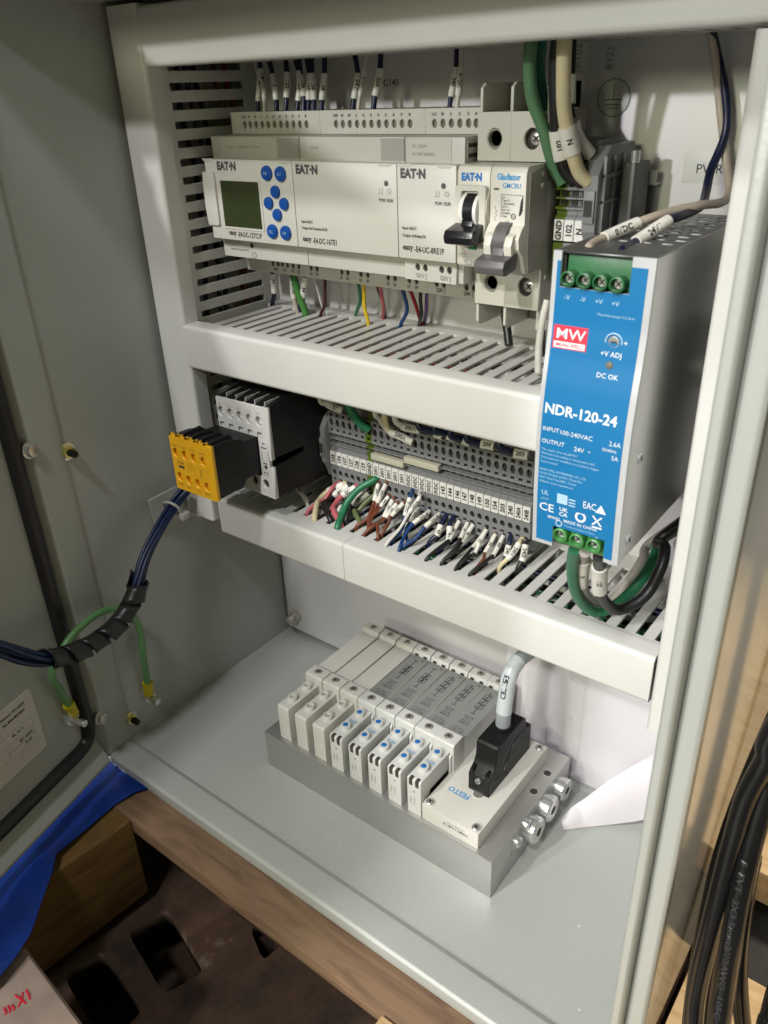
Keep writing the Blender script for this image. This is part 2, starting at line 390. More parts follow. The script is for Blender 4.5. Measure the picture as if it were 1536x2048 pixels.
def wire(label, pts, r, colour, group=None, sleeves=(), name='wire', cat='wire', sr=1.28, flip=False):
    """sleeves: (index of first point, index of last point, text) - printed marker sleeves slipped over the wire"""
    path = spline(pts)
    g = tube(path, r); og = (pts[0][0], pts[0][1], min(p[2] for p in pts))
    o = mk(name, g, 'wire_'+colour if 'wire_'+colour in M else colour, org=og)
    tag(o, label, cat, group)
    for i0, i1, body in sleeves:
        a, b = frac(path, Vector(pts[i0])), frac(path, Vector(pts[i1]))
        sp, ln = cut(path, a, b)
        sl = mk('marker_sleeve', tube(sp, r*sr, 12), 'sleeve_white', o, bevel=0)
        if body:
            mid = sp[4]; T = (sp[8]-sp[0]).normalized()
            if flip: T = -T
            N = CV-mid; N = (N-T*N.dot(T)).normalized(); B = N.cross(T)
            size = min(r*1.5, 2.5, ln*0.86/max(1, len(body)*0.98)); rr = r*sr+0.12
            vs, fs = text_mesh(body, round(size, 2), 0.08, 'CENTER', 1.0)
            q = []
            for x, y in vs:
                t = x/ln+0.5; t = min(1, max(0, t if not flip else 1-t)); k = t*8; i = min(7, int(k)); c = sp[i].lerp(sp[i+1], k-i)
                an = y/rr; Tl = (sp[i+1]-sp[i]).normalized()
                if flip: Tl = -Tl
                Nl = (N-Tl*N.dot(Tl)).normalized(); Bl = Nl.cross(Tl)
                q.append(c+Nl*(rr*math.cos(an))+Bl*(rr*math.sin(an)))
            me = bpy.data.meshes.new('lettering'); oo = ORG[o]
            me.from_pydata([tuple((p-oo)*S) for p in q], [], fs)
            link('lettering', me, sl, None, 'print_black')
    return o
def pxpath(px, ya, yb):
    """pixels -> points whose depth y runs evenly from ya to yb"""
    n = len(px)-1
    return [un(u, v, 'y', ya+(yb-ya)*i/n) for i, (u, v) in enumerate(px)]
def copies(root, org, label=None, group=None):
    o = root.copy(); col.objects.link(o); ORG[o] = Vector(org)
    o.location = (org[0]*S, org[1]*S, (org[2]+OFFZ)*S)
    if label: o['label'] = label
    if group: o['group'] = group
    for ch in root.children:
        c = ch.copy(); col.objects.link(c); c.parent = o; ORG[c] = Vector(org)
        for g in ch.children:
            d = g.copy(); col.objects.link(d); d.parent = c; ORG[d] = Vector(org)
    return o
# ================================================================== the setting under and beside the cabinet
FZ = -372.98                                    # cabinet floor
PANEL = 62.0                                    # front of the mounting panel
ground = mk('ground', bx(-2500, 2500, -2500, 2500, -556, -552), 'dark_grey', org=(0, 0, -556)); tag(ground, None, None, kind='structure')

pl = thing('steel_plate', 'rusty dark steel plate with two rounded pocket holes under the timbers', 'steel plate', (60, -190, -500))
PZ = -480
def pk(x, y): q = un(x*0.5208, 1440+y*0.5208, 'z', PZ); return (q.x, q.y)
def rounded(q, f=0.16):
    out = []
    for i in range(4):
        a, b, c = Vector(q[i-1]), Vector(q[i]), Vector(q[(i+1) % 4])
        p0, p1 = b.lerp(a, f), b.lerp(c, f)
        for t in (0, .25, .5, .75, 1): out.append(tuple(p0*(1-t)**2+b*2*t*(1-t)+p1*t*t))
    return out
hA = rounded([pk(488, 815), pk(645, 725), pk(785, 965), pk(630, 1055)])
hB = rounded([pk(243, 985), pk(392, 885), pk(548, 1120), pk(400, 1250)])
hC = rounded([pk(960, 800), pk(1020, 770), pk(1085, 860), pk(1010, 925)], 0.25)
plate('plate_top', rect(-330, 330, -420, -100), [hA, hB, hC], 'xy', PZ, 14, 'rusty_plate', pl)
mk('pocket_floor', bx(-330, 330, -420, -100, -551, -546), 'rusty_plate', pl)
for yy in (-410, -110): mk('web', bx(-328, 328, yy-6, yy+6, -546, PZ-14.2), 'rusty_plate', pl)

def beam(label, g, m, bev=2.0):
    return tag(mk('timber', g, m, bevel=bev), label, 'timber')
TZ = -391.6
beam('thin brown plank lying under the front lip of the cabinet', bx(-64, 352, -149, -102, TZ-13, TZ-0.4), 'timber_brown', 0.8)
beam('pale pine timber end meeting the brown beam below the cabinet lip', bx(231, 352, -250, -150, TZ-76, TZ-0.6), 'pine')
tl0, tl1 = un(262, 1640, 'z', TZ), un(100, 1752, 'z', TZ)
dr = (tl1-tl0).normalized(); nr = Vector((-dr.y, dr.x, 0))
if nr.x > 0: nr = -nr
def quadprism(a, b, n, w, z0, z1):
    P = [a, b, b+n*w, a+n*w]
    v = [(p.x, p.y, z0) for p in P]+[(p.x, p.y, z1) for p in P]
    return v, [(0, 1, 2, 3), (4, 5, 6, 7), (0, 1, 5, 4), (1, 2, 6, 5), (2, 3, 7, 6), (3, 0, 4, 7)]
beam('knotty ochre timber half covered by blue tarpaulin', quadprism(tl0, tl0+dr*260, nr, 88, TZ-76, TZ-1), 'timber_ochre')
beam('timber beam under the rear of the cabinet', bx(-64, 352, 8, 88, TZ-76, TZ-0.4), 'timber_brown')
for i, zz in enumerate((TZ-83,)):
    mk('light_blocker', bx(-60, 350, -118, 4, TZ-88, TZ-13.2), 'rusty_plate', pl)  # box added under the cabinet to block light

# pine boards of the bench beside the cabinet (seen to the right, and mirrored in the cabinet's side)
bench = thing('workbench', 'pine plank workbench beside the cabinet under the black cables', 'workbench', (560, 70, TZ-164))
def board(label, y0, y1, z1, x0=353.5, x1=760, th=26):
    return mk('plank', bx(x0, x1, y0, y1, z1-th, z1), 'pine', bench, bevel=1.2)
board('pine bench board behind the black cables, its front edge showing', 62, 250, TZ)
board('lower pine bench board at the foot of the black cables', -112, 10, TZ-30)
board('far pine bench board against the back of the bench', 252, 440, TZ-1)
board('near pine bench board below the cabinet edge', -290, -116, TZ-31)
mk('frame', bx(360, 750, -280, 430, TZ-160, TZ-58), 'hole_dark', bench, bevel=1)

# blue tarpaulin
def tarp():
    edge = [(235, 1500), (310, 1572), (268, 1585), (228, 1610), (170, 1660), (112, 1708), (104, 1745), (84, 1800), (62, 1866), (30, 1915), (-10, 1965), (-60, 2010)]
    near = [(226, 1505), (205, 1520), (178, 1548), (150, 1578), (110, 1620), (70, 1660), (30, 1700), (0, 1732), (-40, 1772), (-80, 1812), (-120, 1850), (-160, 1890)]
    rows = 14; v, f = [], []
    for i, (a, b) in enumerate(zip(near, edge)):
        for k in range(rows+1):
            t = k/rows
            u = a[0]+(b[0]-a[0])*t; w = a[1]+(b[1]-a[1])*t
            fold = math.sin(i*1.7+t*5)*1.1+math.sin(i*0.9-t*9)*0.8+random.uniform(-.35, .35)
            sag = 5*max(0, t-0.75)*4 if i > 6 else 0
            p = un(u, w, 'z', TZ+2.6+max(-1.6, fold)+(3.5*math.exp(-((i-6)/1.6)**2)*t)-sag*0.2)
            v.append(tuple(p))
    for i in range(len(edge)-1):
        for k in range(rows):
            a = i*(rows+1)+k; f.append((a, a+1, a+rows+2, a+rows+1))
    n = len(v)
    v2 = [(p[0], p[1], p[2]-0.5) for p in v]; f2 = [tuple(reversed([j+n for j in q])) for q in f]
    # extend under the door so that the sheet goes on
    o = mk('tarpaulin', (v+v2, f+f2), 'tarp_blue', angle=70)
    tag(o, 'blue tarpaulin draped over the timbers below the open door', 'tarpaulin')
tarp()
mk_pts = [un(20, 1905, 'z', -400), un(48, 1888, 'z', -400), un(185, 2070, 'z', -400), un(-60, 2090, 'z', -400), un(-40, 1960, 'z', -400)]
blk = thing('stone_block', 'rough pinkish block with red marker scribbles beside the blue tarpaulin', 'block', (mk_pts[0].x, mk_pts[0].y, -479))
mk('body', prism([(p.x, p.y) for p in mk_pts], -479.5, -400, 'z'), 'stone', blk, bevel=4, seg=3)
for a, b in [((30, 1990), (52, 2008)), ((46, 1985), (36, 2015)), ((52, 1980), (60, 2000)), ((8, 2016), (12, 2030)), ((16, 2012), (20, 2026)), ((24, 2010), (28, 2022))]:
    mk('red_mark', tube([un(*a, 'z', -400.1), un((a[0]+b[0])/2+2, (a[1]+b[1])/2, 'z', -399.8), un(*b, 'z', -400.1)], 0.7, 5), 'print_red', blk)

# ================================================================== electrical enclosure
XL, XRI, XRO, YB, TOP = -39.0, 348.2, 353.0, 80.0, 106.0
enc = thing('electrical_enclosure', 'grey painted steel control cabinet standing open with wiring inside', 'cabinet', (155, -20, -391))
mk('side_wall', bx(XL-3, XL, -119, YB, -391, TOP), 'enclosure_paint', enc)
mk('side_wall', bx(XRO-3, XRO, -119, YB, -391, TOP), 'enclosure_side_paint', enc, bevel=0.8)
mk('floor_plate', bx(XL+0.01, XRO-3.01, -112, YB-3, -390.8, FZ), 'floor_paint', enc)
mk('back_wall', bx(XL+0.01, XRO-3.01, YB-3, YB, -390.8, TOP-3), 'enclosure_paint', enc)
mk('top_plate', bx(XL+0.01, XRO-3.01, -119, YB, TOP-3, TOP), 'enclosure_paint', enc)
# folded lips round the opening: a rounded inner lip, a gutter and an outer rim
mk('left_lip', prism([(XL-2.5, -110), (XL+1.5, -109), (XL+1.9, -114), (XL+1.9, -128.5), (XL+0.6, -130), (XL-1.4, -130), (XL-2.5, -128.5)], FZ-1, TOP, 'z'), 'enclosure_paint', enc, bevel=0.6)
mk('bottom_lip', prism([(-108, FZ-6), (-108.5, FZ-0.3), (-112.5, FZ+1.9), (-128.2, FZ+1.9), (-130, FZ+0.4), (-130, FZ-6)], XL+2.0, XRI-3.4, 'x'), 'enclosure_paint', enc, bevel=0.6, seg=3)
mk('right_lip', prism([(XRI-3, -108), (XRI-3, -129), (XRI-1.9, -130.4), (XRI+0.6, -130.4), (XRI+1.8, -129), (XRI+1.9, -123), (XRI+1.9, -108)], -390, TOP, 'z'), 'enclosure_paint', enc, bevel=0.7, seg=3)
mk('right_rim', prism([(XRI+2, -119.5), (XRI+2, -123.6), (XRI+4.5, -125.4), (357.0, -125.4), (358.3, -124.2), (358.3, -119.5)], -391, TOP, 'z'), 'enclosure_paint', enc, bevel=0.7, seg=3)
mk('left_rim', bx(XL-18, XL-2.6, -125, -119.2, -391, TOP), 'enclosure_paint', enc, bevel=0.6)
mk('bottom_rim', bx(XL+0.1, XRI, -125, -112.2, -391, FZ-6.1), 'enclosure_paint', enc, bevel=0.6)
mk('top_rim', bx(XL-18, 358.2, -126, -119.4, TOP+0.1, TOP+14), 'enclosure_paint', enc, bevel=0.6)
def hexnut(c, ax, r, h0, h1): return ring(c, ax, r, r, h0, h1, 6)
for zz in (-137, -354):
    mk('hinge_nut', hexnut((XL, -106.5, zz), 'x', 4.3, 0.2, 4.2), 'brass_zinc', enc, bevel=0.4)
    mk('washer', ring((XL, -106.5, zz), 'x', 5.6, 5.6, 0.0, 1.0, 20), 'zinc', enc)
    mk('bolt_end', ring((XL, -106.5, zz), 'x', 2.4, 2.2, 4.2, 9.5, 14), 'black_plastic', enc)
mk('ground_stud', [ring((XL, -90, -343.5), 'x', 2.6, 2.5, 0, 15, 16), hexnut((XL, -90, -343.5), 'x', 4.6, 3.2, 6.6)], 'zinc', enc, bevel=0.25)

# mounting panel
pan = mk('mounting_panel', bx(-37, 343, PANEL, PANEL+2.5, -369, 102.5), 'panel_white', enc, bevel=0.6)
text('C140', (89.0, PANEL, 58.6), X, Z, 3.6, 'print_black', pan, bold=0.02)
mk('panel_label', bx(264.5, 293.5, PANEL-0.25, PANEL+0.01, 11.6, 25.2), 'marker_white', pan, bevel=0.1)
text('PWR 1', (279, PANEL-0.26, 18.0), X, Z, 4.2, 'print_black', pan, align='CENTER')
mk('earth_label', ring((227.2, PANEL, 48.2), 'y', 8.6, 8.6, -0.22, 0.02, 40), 'device_light', pan)
def annulus(c, r0, r1, y, n=48):
    v = [(c[0]+r*math.cos(2*math.pi*i/n), y, c[1]+r*math.sin(2*math.pi*i/n)) for r in (r0, r1) for i in range(n)]
    return v, [(i, (i+1) % n, n+(i+1) % n, n+i) for i in range(n)]
mk('earth_symbol', annulus((227.2, 48.2), 7.9, 8.25, PANEL-0.34), 'print_green', pan)
for w, zz, h in ((0.22, 50.9, 3.2), (5.2, 47.4, .2), (4.1, 45.4, .2), (3.0, 43.8, .18)):
    mk('earth_symbol', bx(227.2-w*0.9, 227.2+w*0.9, PANEL-0.36, PANEL-0.3, zz-h, zz+h), 'print_green', pan)
mk('panel_label', bx(203, 212, PANEL-0.2, PANEL+0.01, 50, 86), 'marker_white', pan)
text('R102', (207.5, PANEL-0.22, 66.5), Z, -X, 3.6, 'print_grey', pan, align='CENTER')
text('B121', (223.5, PANEL, 65.0), Z, -X, 3.6, 'print_grey', pan, align='CENTER')
mk('panel_nut', [hexnut((-25, PANEL, -352), 'y', 5, -5, 0), ring((-25, PANEL, -352), 'y', 3, 3, -12, -5, 14)], 'screw_steel', pan, bevel=0.3)

# door, swung open on its left hinge
door = mk('door', bx(5, 420, -4, 0, -356, TOP), 'enclosure_paint', enc, org=(0, 0, 0))
door.location = ((-43.2-ORG[enc].x)*S, (-129.5-ORG[enc].y)*S, (0-ORG[enc].z)*S)
door.rotation_euler = (0, 0, R_(-74.9)); ORG[door] = Vector((0, 0, 0))
mk('hinge_flange', prism([(5, -4), (5, 0), (1.2, 5.5), (0, 5.5), (0, -4)], -374, TOP, 'z'), 'enclosure_paint', door, bevel=0.6)
mk('bottom_flange', prism([(-4, -355.9), (-0.1, -355.9), (9.5, -371.5), (9.5, -374), (-4, -374)], 5.2, 420, 'x'), 'enclosure_paint', door, bevel=0.7)
gp = [Vector((11, 1.5, TOP))]+[Vector((11, 1.5, z)) for z in (0, -150, -300, -330)]+[Vector((11.8, 1.5, -342)), Vector((15, 1.5, -348)), Vector((22, 1.5, -350.5))]+[Vector((s, 1.5, -350.8)) for s in (40, 120, 250, 420)]
mk('gasket', tube(spline(gp, 6), 5.0, 12), 'gasket', door)
for sx, zz in ((2.5, -127), (1.6, -336)):
    mk('hinge_bolt', [ring((sx, 5.5, zz), 'y', 5.4, 5.4, -1.0, 0.6, 18), hexnut((sx, 5.5, zz), 'y', 4.2, 0.6, 4.0)], 'screw_steel', door, bevel=0.25)
mk('ground_stud', [ring((25, 0, -318), 'y', 2.6, 2.5, 0, 17, 16), hexnut((25, 0, -318), 'y', 4.8, 2.8, 6.2)], 'zinc', door, bevel=0.25)
lab = plate('rating_label', rrect(-128, -45, -325, -275.5, 3), [], 'xz', -0.3, 0.28, 'rating_paper', door)
for v in lab.data.vertices: v.co.x, v.co.y = -v.co.x, -v.co.y
def dtext(t, s, z, size, m='print_black', bold=0, align='RIGHT'): text(t, (s, 0.32, z), -X, Z, size, m, door, bold=bold+.07, align=align)
dtext('Mount Pleasant, NA 43229', 52, -282, 1.8); dtext('Fax 800-785-8234', 53, -286.5, 1.8, bold=.03); dtext('ACE West', 75, -290.5, 2.3, bold=.04)
dtext('3R, 12, 4', 58, -298, 1.9); dtext('IEC 60529', 52, -305.3, 1.9); dtext('IP 65', 54, -309.8, 1.9); dtext('TLJ', 98, -309.6, 2.2, bold=.03)
for k in range(3): dtext('............................................................', 48.5, -313.3-k*1.9, 1.0, 'print_grey')
def frame(s0, s1, z0, z1):
    for a, b, c, d in ((s0, s1, z0, z0+.22), (s0, s1, z1-.22, z1), (s0, s0+.22, z0, z1), (s1-.22, s1, z0, z1)):
        mk('printed_line', bx(a, b, 0.30, 0.34, c, d), 'print_grey', door)
frame(50, 92, -301.5, -294.8); frame(50, 72, -307.5, -303.2); frame(50, 72, -312, -308); frame(73, 120, -312, -303.2)
mk('adhesive_pad', bx(140, 150, 0, 1, -250, -240), 'nylon', door)

# ================================================================== slotted wiring ducts
YD = -27.06
def slat_mesh(name, g, org): 
    o = Vector(org); me = bpy.data.meshes.new(name)
    me.from_pydata([((v[0]-o.x)*S, (v[1]-o.y)*S, (v[2]-o.z)*S) for v in g[0]], [], g[1]); me.materials.append(M['duct_white'])
    bm = bmesh.new(); bm.from_mesh(me); bmesh.ops.recalc_face_normals(bm, faces=bm.faces)
    bmesh.ops.bevel(bm, geom=[e for e in bm.edges], offset=0.25*S, segments=1, affect='EDGES'); bm.to_mesh(me); bm.free()
    return me
def duct(label, a0, a1, b0, b1, vertical, sides, gap0, cover_span=None, seams=()):
    """a: along the duct, b: across; sides: which long walls are slotted (+1 / -1); 4 mm gaps from gap0 every 10 mm"""
    og = ((a0+a1)/2, 20, b0) if not vertical else ((b0+b1)/2, 20, a0)
    t = thing('wiring_duct', label, 'wiring duct', og, 'white slotted wiring ducts')
    def B(a, b, y, c, d, e): return bx(a, b, c, d, y, e) if not vertical else bx(y, e, c, d, a, b)
    ca, cb = cover_span or (a0, a1)
    # cover: shallow channel with rounded edges
    y0, y1, th, r = YD, YD+12.0, 1.5, 2.6
    prof = [(b0, y1), (b0, y0+r)]+[(b0+r-r*math.cos(R_(k*15)), y0+r-r*math.sin(R_(k*15))) for k in range(1, 6)]+[(b0+r, y0), (b1-r, y0)]+[(b1-r+r*math.sin(R_(k*15)), y0+r-r*math.cos(R_(k*15))) for k in range(1, 6)]+[(b1, y0+r), (b1, y1)]
    inner = [(b1-th, y1), (b1-th, y0+r), (b1-r, y0+th), (b0+r, y0+th), (b0+th, y0+r), (b0+th, y1)]
    loop = prof+inner; n = len(loop); v = []
    for a in (ca, cb): v += [((a, y, b) if not vertical else (b, y, a)) for b, y in loop]
    f = [(i, (i+1) % n, n+(i+1) % n, n+i) for i in range(n)]
    # end strips as quads between the outer and inner outlines
    cuts = [ca]+[c for c in seams if ca < c < cb]+[cb]
    for c0, c1 in zip(cuts, cuts[1:]):
        v = []
        for a in (c0+(.25 if c0 != ca else 0), c1): v += [((a, y, b) if not vertical else (b, y, a)) for b, y in loop]
        mk('cover', (v, f), 'duct_white', t, angle=25)
    mk('base', B(a0, a1, b0+1.6, PANEL-2.0, PANEL-0.05, b1-1.6), 'duct_white', t)
    for sgn in (1, -1):
        bo = b1-1.5 if sgn > 0 else b0+1.5; bi = bo-sgn*1.6; lo, hi = min(bo, bi), max(bo, bi)
        if sgn not in sides:
            mk('wall', B(a0, a1, lo, y1-5, PANEL-2.05, hi), 'duct_white', t); continue
        mk('rim', B(a0, a1, lo, y1-6, -10.2, hi), 'duct_white', t)
        mk('foot_strip', B(a0, a1, lo, 46.6, PANEL-2.05, hi), 'duct_white', t)
        k0 = math.ceil((a0-gap0)/10); g = gap0+10*k0+4; me = None; first = None
        if g-10 < a0 < g-4-1.2: pass
        while g+6 <= a1+0.01:
            if me is None:
                first = g; me = slat_mesh('slat', B(g, g+6, lo, -10.4, 46.8, hi), og)
            o = link('slat', me, t, (og[0]+(g-first if not vertical else 0), og[1], og[2]+(0 if not vertical else g-first)))
            g += 10
    return t
duct('white slotted duct running down the left wall of the cabinet', -213, 100.6, -34.8, -7.5, True, (1,), -1.2)
duct('white slotted duct across the top of the cabinet', -4.6, 341, 70.5, 99.4, False, (-1,), 7.0, (-7.3, 341.5))
duct('white slotted duct between the relays and the grey terminal strip', -6.5, 257.4, -100.4, -72.1, False, (1,), 7.0, (-9.5, 257.8))
duct('white slotted duct below the grey terminal strip', -0.5, 311.0, -219.96, -192.0, False, (1,), 235.1-230, (0.5, 311.4), (un(684, 1080, 'y', -27).x,))
duct('white duct standing at the right wall behind the power supply', -236, 69, 312.2, 341.5, True, (-1,), -1.2)

# DIN rails
def rail(label, x0, x1, z):
    t = thing('mounting_rail', label, 'rail', ((x0+x1)/2, PANEL, z-17.5))
    prof = [(PANEL-0.05, z-12), (PANEL-6.5, z-12), (PANEL-6.5, z-17.5), (PANEL-7.5, z-17.5), (PANEL-7.5, z-11), (PANEL-1.2, z-11), (PANEL-1.2, z+11), (PANEL-7.5, z+11), (PANEL-7.5, z+17.5), (PANEL-6.5, z+17.5), (PANEL-6.5, z+12), (PANEL-0.05, z+12)]
    mk('rail', prism(prof, x0, x1, 'x'), 'zinc', t)
rail('steel mounting rail behind the relays and breakers', 2, 255, 0)
rail('steel mounting rail behind the contactor and terminal strip', 8, 232, -157)
rail('steel mounting rail carrying the blue power supply', 257, 310, -63)
# ================================================================== relays
BACK = PANEL-7.6
def screw(c, ax, r, parent, m='screw_steel', cross=True, name='screw', h=0.8):
    """pan head with a cross recess; ax 'y' faces -y, 'z' faces +z, 'x' faces +x"""
    sg = -1 if ax == 'y' else 1
    o = mk(name, lathe(c, ax, [(r*1.0, 0), (r*1.0, sg*h*0.5), (r*0.8, sg*h), (r*0.3, sg*h*1.02)], 18), m, parent)
    sg2 = {'x': Vector((1,0,0)), 'y': Vector((0,-1,0)), 'z': Vector((0,0,1))}[ax]; c0 = Vector(c)+sg2*(h*0.36)
    a_, b_ = [v for v in (X, Y, Z) if abs(v.dot(sg2)) < .5]; a2_ = (a_+b_).normalized(); b2_ = (a_-b_).normalized()
    w, l = r*.13, r*.62
    q = []
    for p_, t_ in ((a2_, b2_), (b2_, a2_)):
        v = [c0+p_*(i*l)+t_*(j*w)+sg2*k for k in (0, h*.72) for i, j in ((-1, -1), (1, -1), (1, 1), (-1, 1))]
        q.append(([tuple(e) for e in v], [(0, 1, 2, 3), (4, 5, 6, 7), (0, 1, 5, 4), (1, 2, 6, 5), (2, 3, 7, 6), (3, 0, 4, 7)]))
    if cross: mk('cross_recess', q, 'hole_dark', o if parent.parent is None else parent)
    return o
def eaton(at, size, m, parent, sx=0.95):
    text('EAT\u00b7N', at, X, Z, size, m, parent, bold=0.15, sx=sx)
RYZ = [(BACK, -46), (25.5, -46), (25.5, -34.3), (7.5, -34.3), (7.5, -22.6), (0, -22.6), (0, 22.6), (7.5, 22.6), (7.5, 34.3), (25.5, 34.3), (25.5, 46.2), (BACK, 46.2)]
def relay(name, label, cat, x0, x1):
    t = thing(name, label, cat, ((x0+x1)/2, 25, -46), 'modular control relays on the upper rail')
    g = 0.12
    def tier(nm, y0, y1, z0, z1, m, bev=0.8): return mk(nm, bx(x0+g, x1-g, y0, y1, z0, z1), m, t, bevel=bev)
    tier('rear_housing', 28.0, BACK, -46, 46.2, 'device_grey', 0.5)
    tier('middle_housing', 7.5, 27.95, -34.3, 34.3, 'device_grey', 0.7)
    tier('front_housing', 0.0, 7.45, -22.6, 22.6, 'device_light', 0.9)
    return t
def holes(t, xs, z, y, m='hole_dark', ru=1.55, rv=2.1):
    for x in xs: mk('terminal_hole', ring((x, y, z), 'y', ru, ru*0.9, -0.02, 1.6, 14, rv/ru), m, t)
def hx(us, v, y): return [un(u, v, 'y', y).x for u in us]
t8 = lambda x: 460+x*0.32552
s3 = lambda x: 560+x*0.26042
# top rows: pixel columns of the photograph -> x at the plane of the row
H1 = [t8(x) for x in (88, 122, 158, 196, 233, 271, 310, 349, 389, 428, 468)]
H2 = [t8(x) for x in (650, 692, 735, 779, 823, 868, 914, 960, 1007, 1056, 1105)]
H3 = [t8(x) for x in (1255, 1307, 1359, 1411, 1465, 1512)]
L1 = ['+24V', '0V', '0V', 'I1', 'I2', 'I3', 'I4', 'I5', 'I6', 'I7', 'I8']
L3 = ['+UC', '0V', 'I1', 'I2', 'I3', 'I4']
def row(t, x0, x1, cols, labs, z=39.4, zt=43.6, zb0=34.5, zb1=46.2, y=25.5):
    xs = hx(cols, 247, y); xs = [x for x in xs if x0+1.8 < x < x1-1.8]
    plate('terminal_row', rect(x0+0.12, x1-0.12, zb0, zb1), [ell(x, z, 1.75, 2.15) for x in xs], 'xz', y, 2.5, 'device_grey', t)
    for x in xs: mk('terminal_clamp', bx(x-1.2, x+1.2, y+1.6, y+2.45, z-1.7, z+1.7), 'hole_grey', t)
    for x, b in zip(xs, labs): text(b, (x, y, zt), X, Z, 1.5, 'print_black', t, bold=.06, align='CENTER', sx=0.8)
def lower_row(t, x0, x1, xs, labs, y=25.5, z=-40.2, zb0=-46, zb1=-34.5, hr=1.55, ls=1.5, lz=-43.6):
    plate('terminal_row', rect(x0+0.12, x1-0.12, zb0, zb1), [ell(x, z, hr, hr*1.2) for x in xs], 'xz', y, 2.5, 'device_grey', t)
    for x in xs: mk('terminal_clamp', bx(x-1.1, x+1.1, y+1.7, y+2.45, z-1.5, z+1.5), 'hole_dark', t)
    for x, b in labs: text(b, (x, y, lz), X, Z, ls, 'print_black', t, bold=.06, align='CENTER', sx=0.85)
def conv(xs, y0=33.0, y=25.5):
    """x measured on plane y0 -> x on plane y along the same sight line (z of the lower row)"""
    out = []
    for x in xs:
        k = (y-CV.y)/(y0-CV.y); out.append(CV.x+(x-CV.x)*k)
    return out
rA = relay('display_relay', 'control relay with green-black display and eight blue buttons', 'control relay', 0.0, 71.5)
rB = relay('extension_relay', 'wide blank-faced relay module beside the display relay', 'relay module', 71.5, 143.0)
rC = relay('extension_relay', 'narrow blank-faced relay module beside the breakers', 'relay module', 143.0, 178.5)
row(rA, 0, 71.5, H1, L1); row(rB, 71.5, 143, H2, L1); row(rC, 143, 178.5, H3, L3)
lowA = conv([16, 20.5, 24.5, 29, 33.8, 38.9, 49.4, 54.3]); lowB = conv([74.5, 79.3, 89.5, 94.8, 110.1, 115.1, 125.3, 130.4]); lowC = conv([144.3, 149.1, 164.0, 168.8])
lowA = [x for x in lowA]; 
lower_row(rA, 0, 71.5, lowA, [((lowA[0]+lowA[1])/2, '+24V'), ((lowA[2]+lowA[3])/2, '0V')]+[(lowA[4+i], 'Q%d' % (i+1)) for i in range(4)])
lower_row(rB, 71.5, 143, [x for x in lowB if 73.5 < x < 141], [(x, 'Q%d' % (i+1)) for i, x in enumerate(lowB)])
lower_row(rC, 143, 178.5, [x for x in lowC if 145 < x < 177], [(lowC[0]+3, 'Q3\\/ ]'), (lowC[2]+1.5, 'Q4\\/ ]')], ls=2.1)
xs2 = conv([147.4, 152.3, 162.7, 167.5], 13, 7.5)
plate('output_row', rect(143.3, 175.4, -34.2, -22.9), [ell(x, -27.6, 1.75, 2.0) for x in xs2], 'xz', 5.2, 2.25, 'device_grey', rC)
for x in xs2: mk('terminal_clamp', bx(x-1.2, x+1.2, 6.7, 7.4, -29, -26.2), 'hole_dark', rC)
text('Q1\\/ ]', (xs2[0]+2.6, 5.2, -31.9), X, Z, 2.2, 'print_black', rC, align='CENTER', sx=.9); text('Q2\\/ ]', (xs2[2]+2.6, 5.2, -31.9), X, Z, 2.2, 'print_black', rC, align='CENTER', sx=.9)
# print and label strips on the middle housing
def mlabel(t, x0, x1, m='device_light'): mk('label_strip', bx(x0, x1, 7.25, 7.52, 23.2, 33.6), m, t)
mlabel(rA, 8, 54.5); mlabel(rB, 76.5, 128); mlabel(rC, 145.5, 170.8); mlabel(rA, 55, 71, 'device_mid'); mlabel(rB, 128.5, 142.6, 'device_mid')
text('DC 24V', (13, 7.25, 28.6), X, Z, 1.35, 'print_grey', rA, sx=.85); text('Input 8xDC (I5, I6, I7, I8 0...10V)', (23, 7.25, 28.6), X, Z, 1.25, 'print_grey', rA, sx=.8)
text('DC 24V', (80, 7.25, 28.8), X, Z, 1.35, 'print_grey', rB, sx=.85)
text('DC 12/24V', (147.5, 7.25, 30.2), X, Z, 1.6, 'print_grey', rC, sx=.9); text('AC 24V 50/60Hz', (147.5, 7.25, 26.6), X, Z, 1.6, 'print_grey', rC, sx=.9)
mk('connector_cover', bx(176.0, 178.9, 9, 24, 24, 33), 'device_mid', rC, bevel=0.5)
for zz in (26, 30.5): mk('connector_slot', bx(177.2, 179.1, 10, 22, zz-.9, zz+.9), 'hole_dark', rC)
# fronts
eaton((11.0, 0, 19.0), 4.4, 'print_violet', rA); eaton((74.3, 0, 18.6), 4.4, 'print_violet', rB); eaton((145.4, 0, 18.4), 4.2, 'print_violet', rC)
def easy(at, body, parent, k=1.0):
    vs = text('easy', at, X, Z, 3.0*k, 'print_black', parent, bold=.07, sx=.90)
    text(body, (at[0]+7.3*k, at[1], at[2]+.2), X, Z, 3.0*k, 'print_black', parent, bold=.05, sx=.74)
easy((15.0, 0, -19.0), '-E4-DC-12TC1P', rA); easy((75.8, 0, -18.4), '-E4-DC-16TE1', rB); easy((146.0, 0, -17.6), '-E4-UC-8RE1P', rC)
text('Input 8xDC', (75.6, 0, -8.6), X, Z, 1.55, 'print_black', rB, bold=.05, sx=.85); text('Output 8xTransistor/0,5A', (75.6, 0, -12.0), X, Z, 1.55, 'print_black', rB, bold=.05, sx=.85)
text('Input 4xDC', (145.9, 0, -7.6), X, Z, 1.6, 'print_black', rC, bold=.05, sx=.85); text('Output 4xRelay/5A', (145.9, 0, -11.2), X, Z, 1.6, 'print_black', rC, bold=.05, sx=.85)
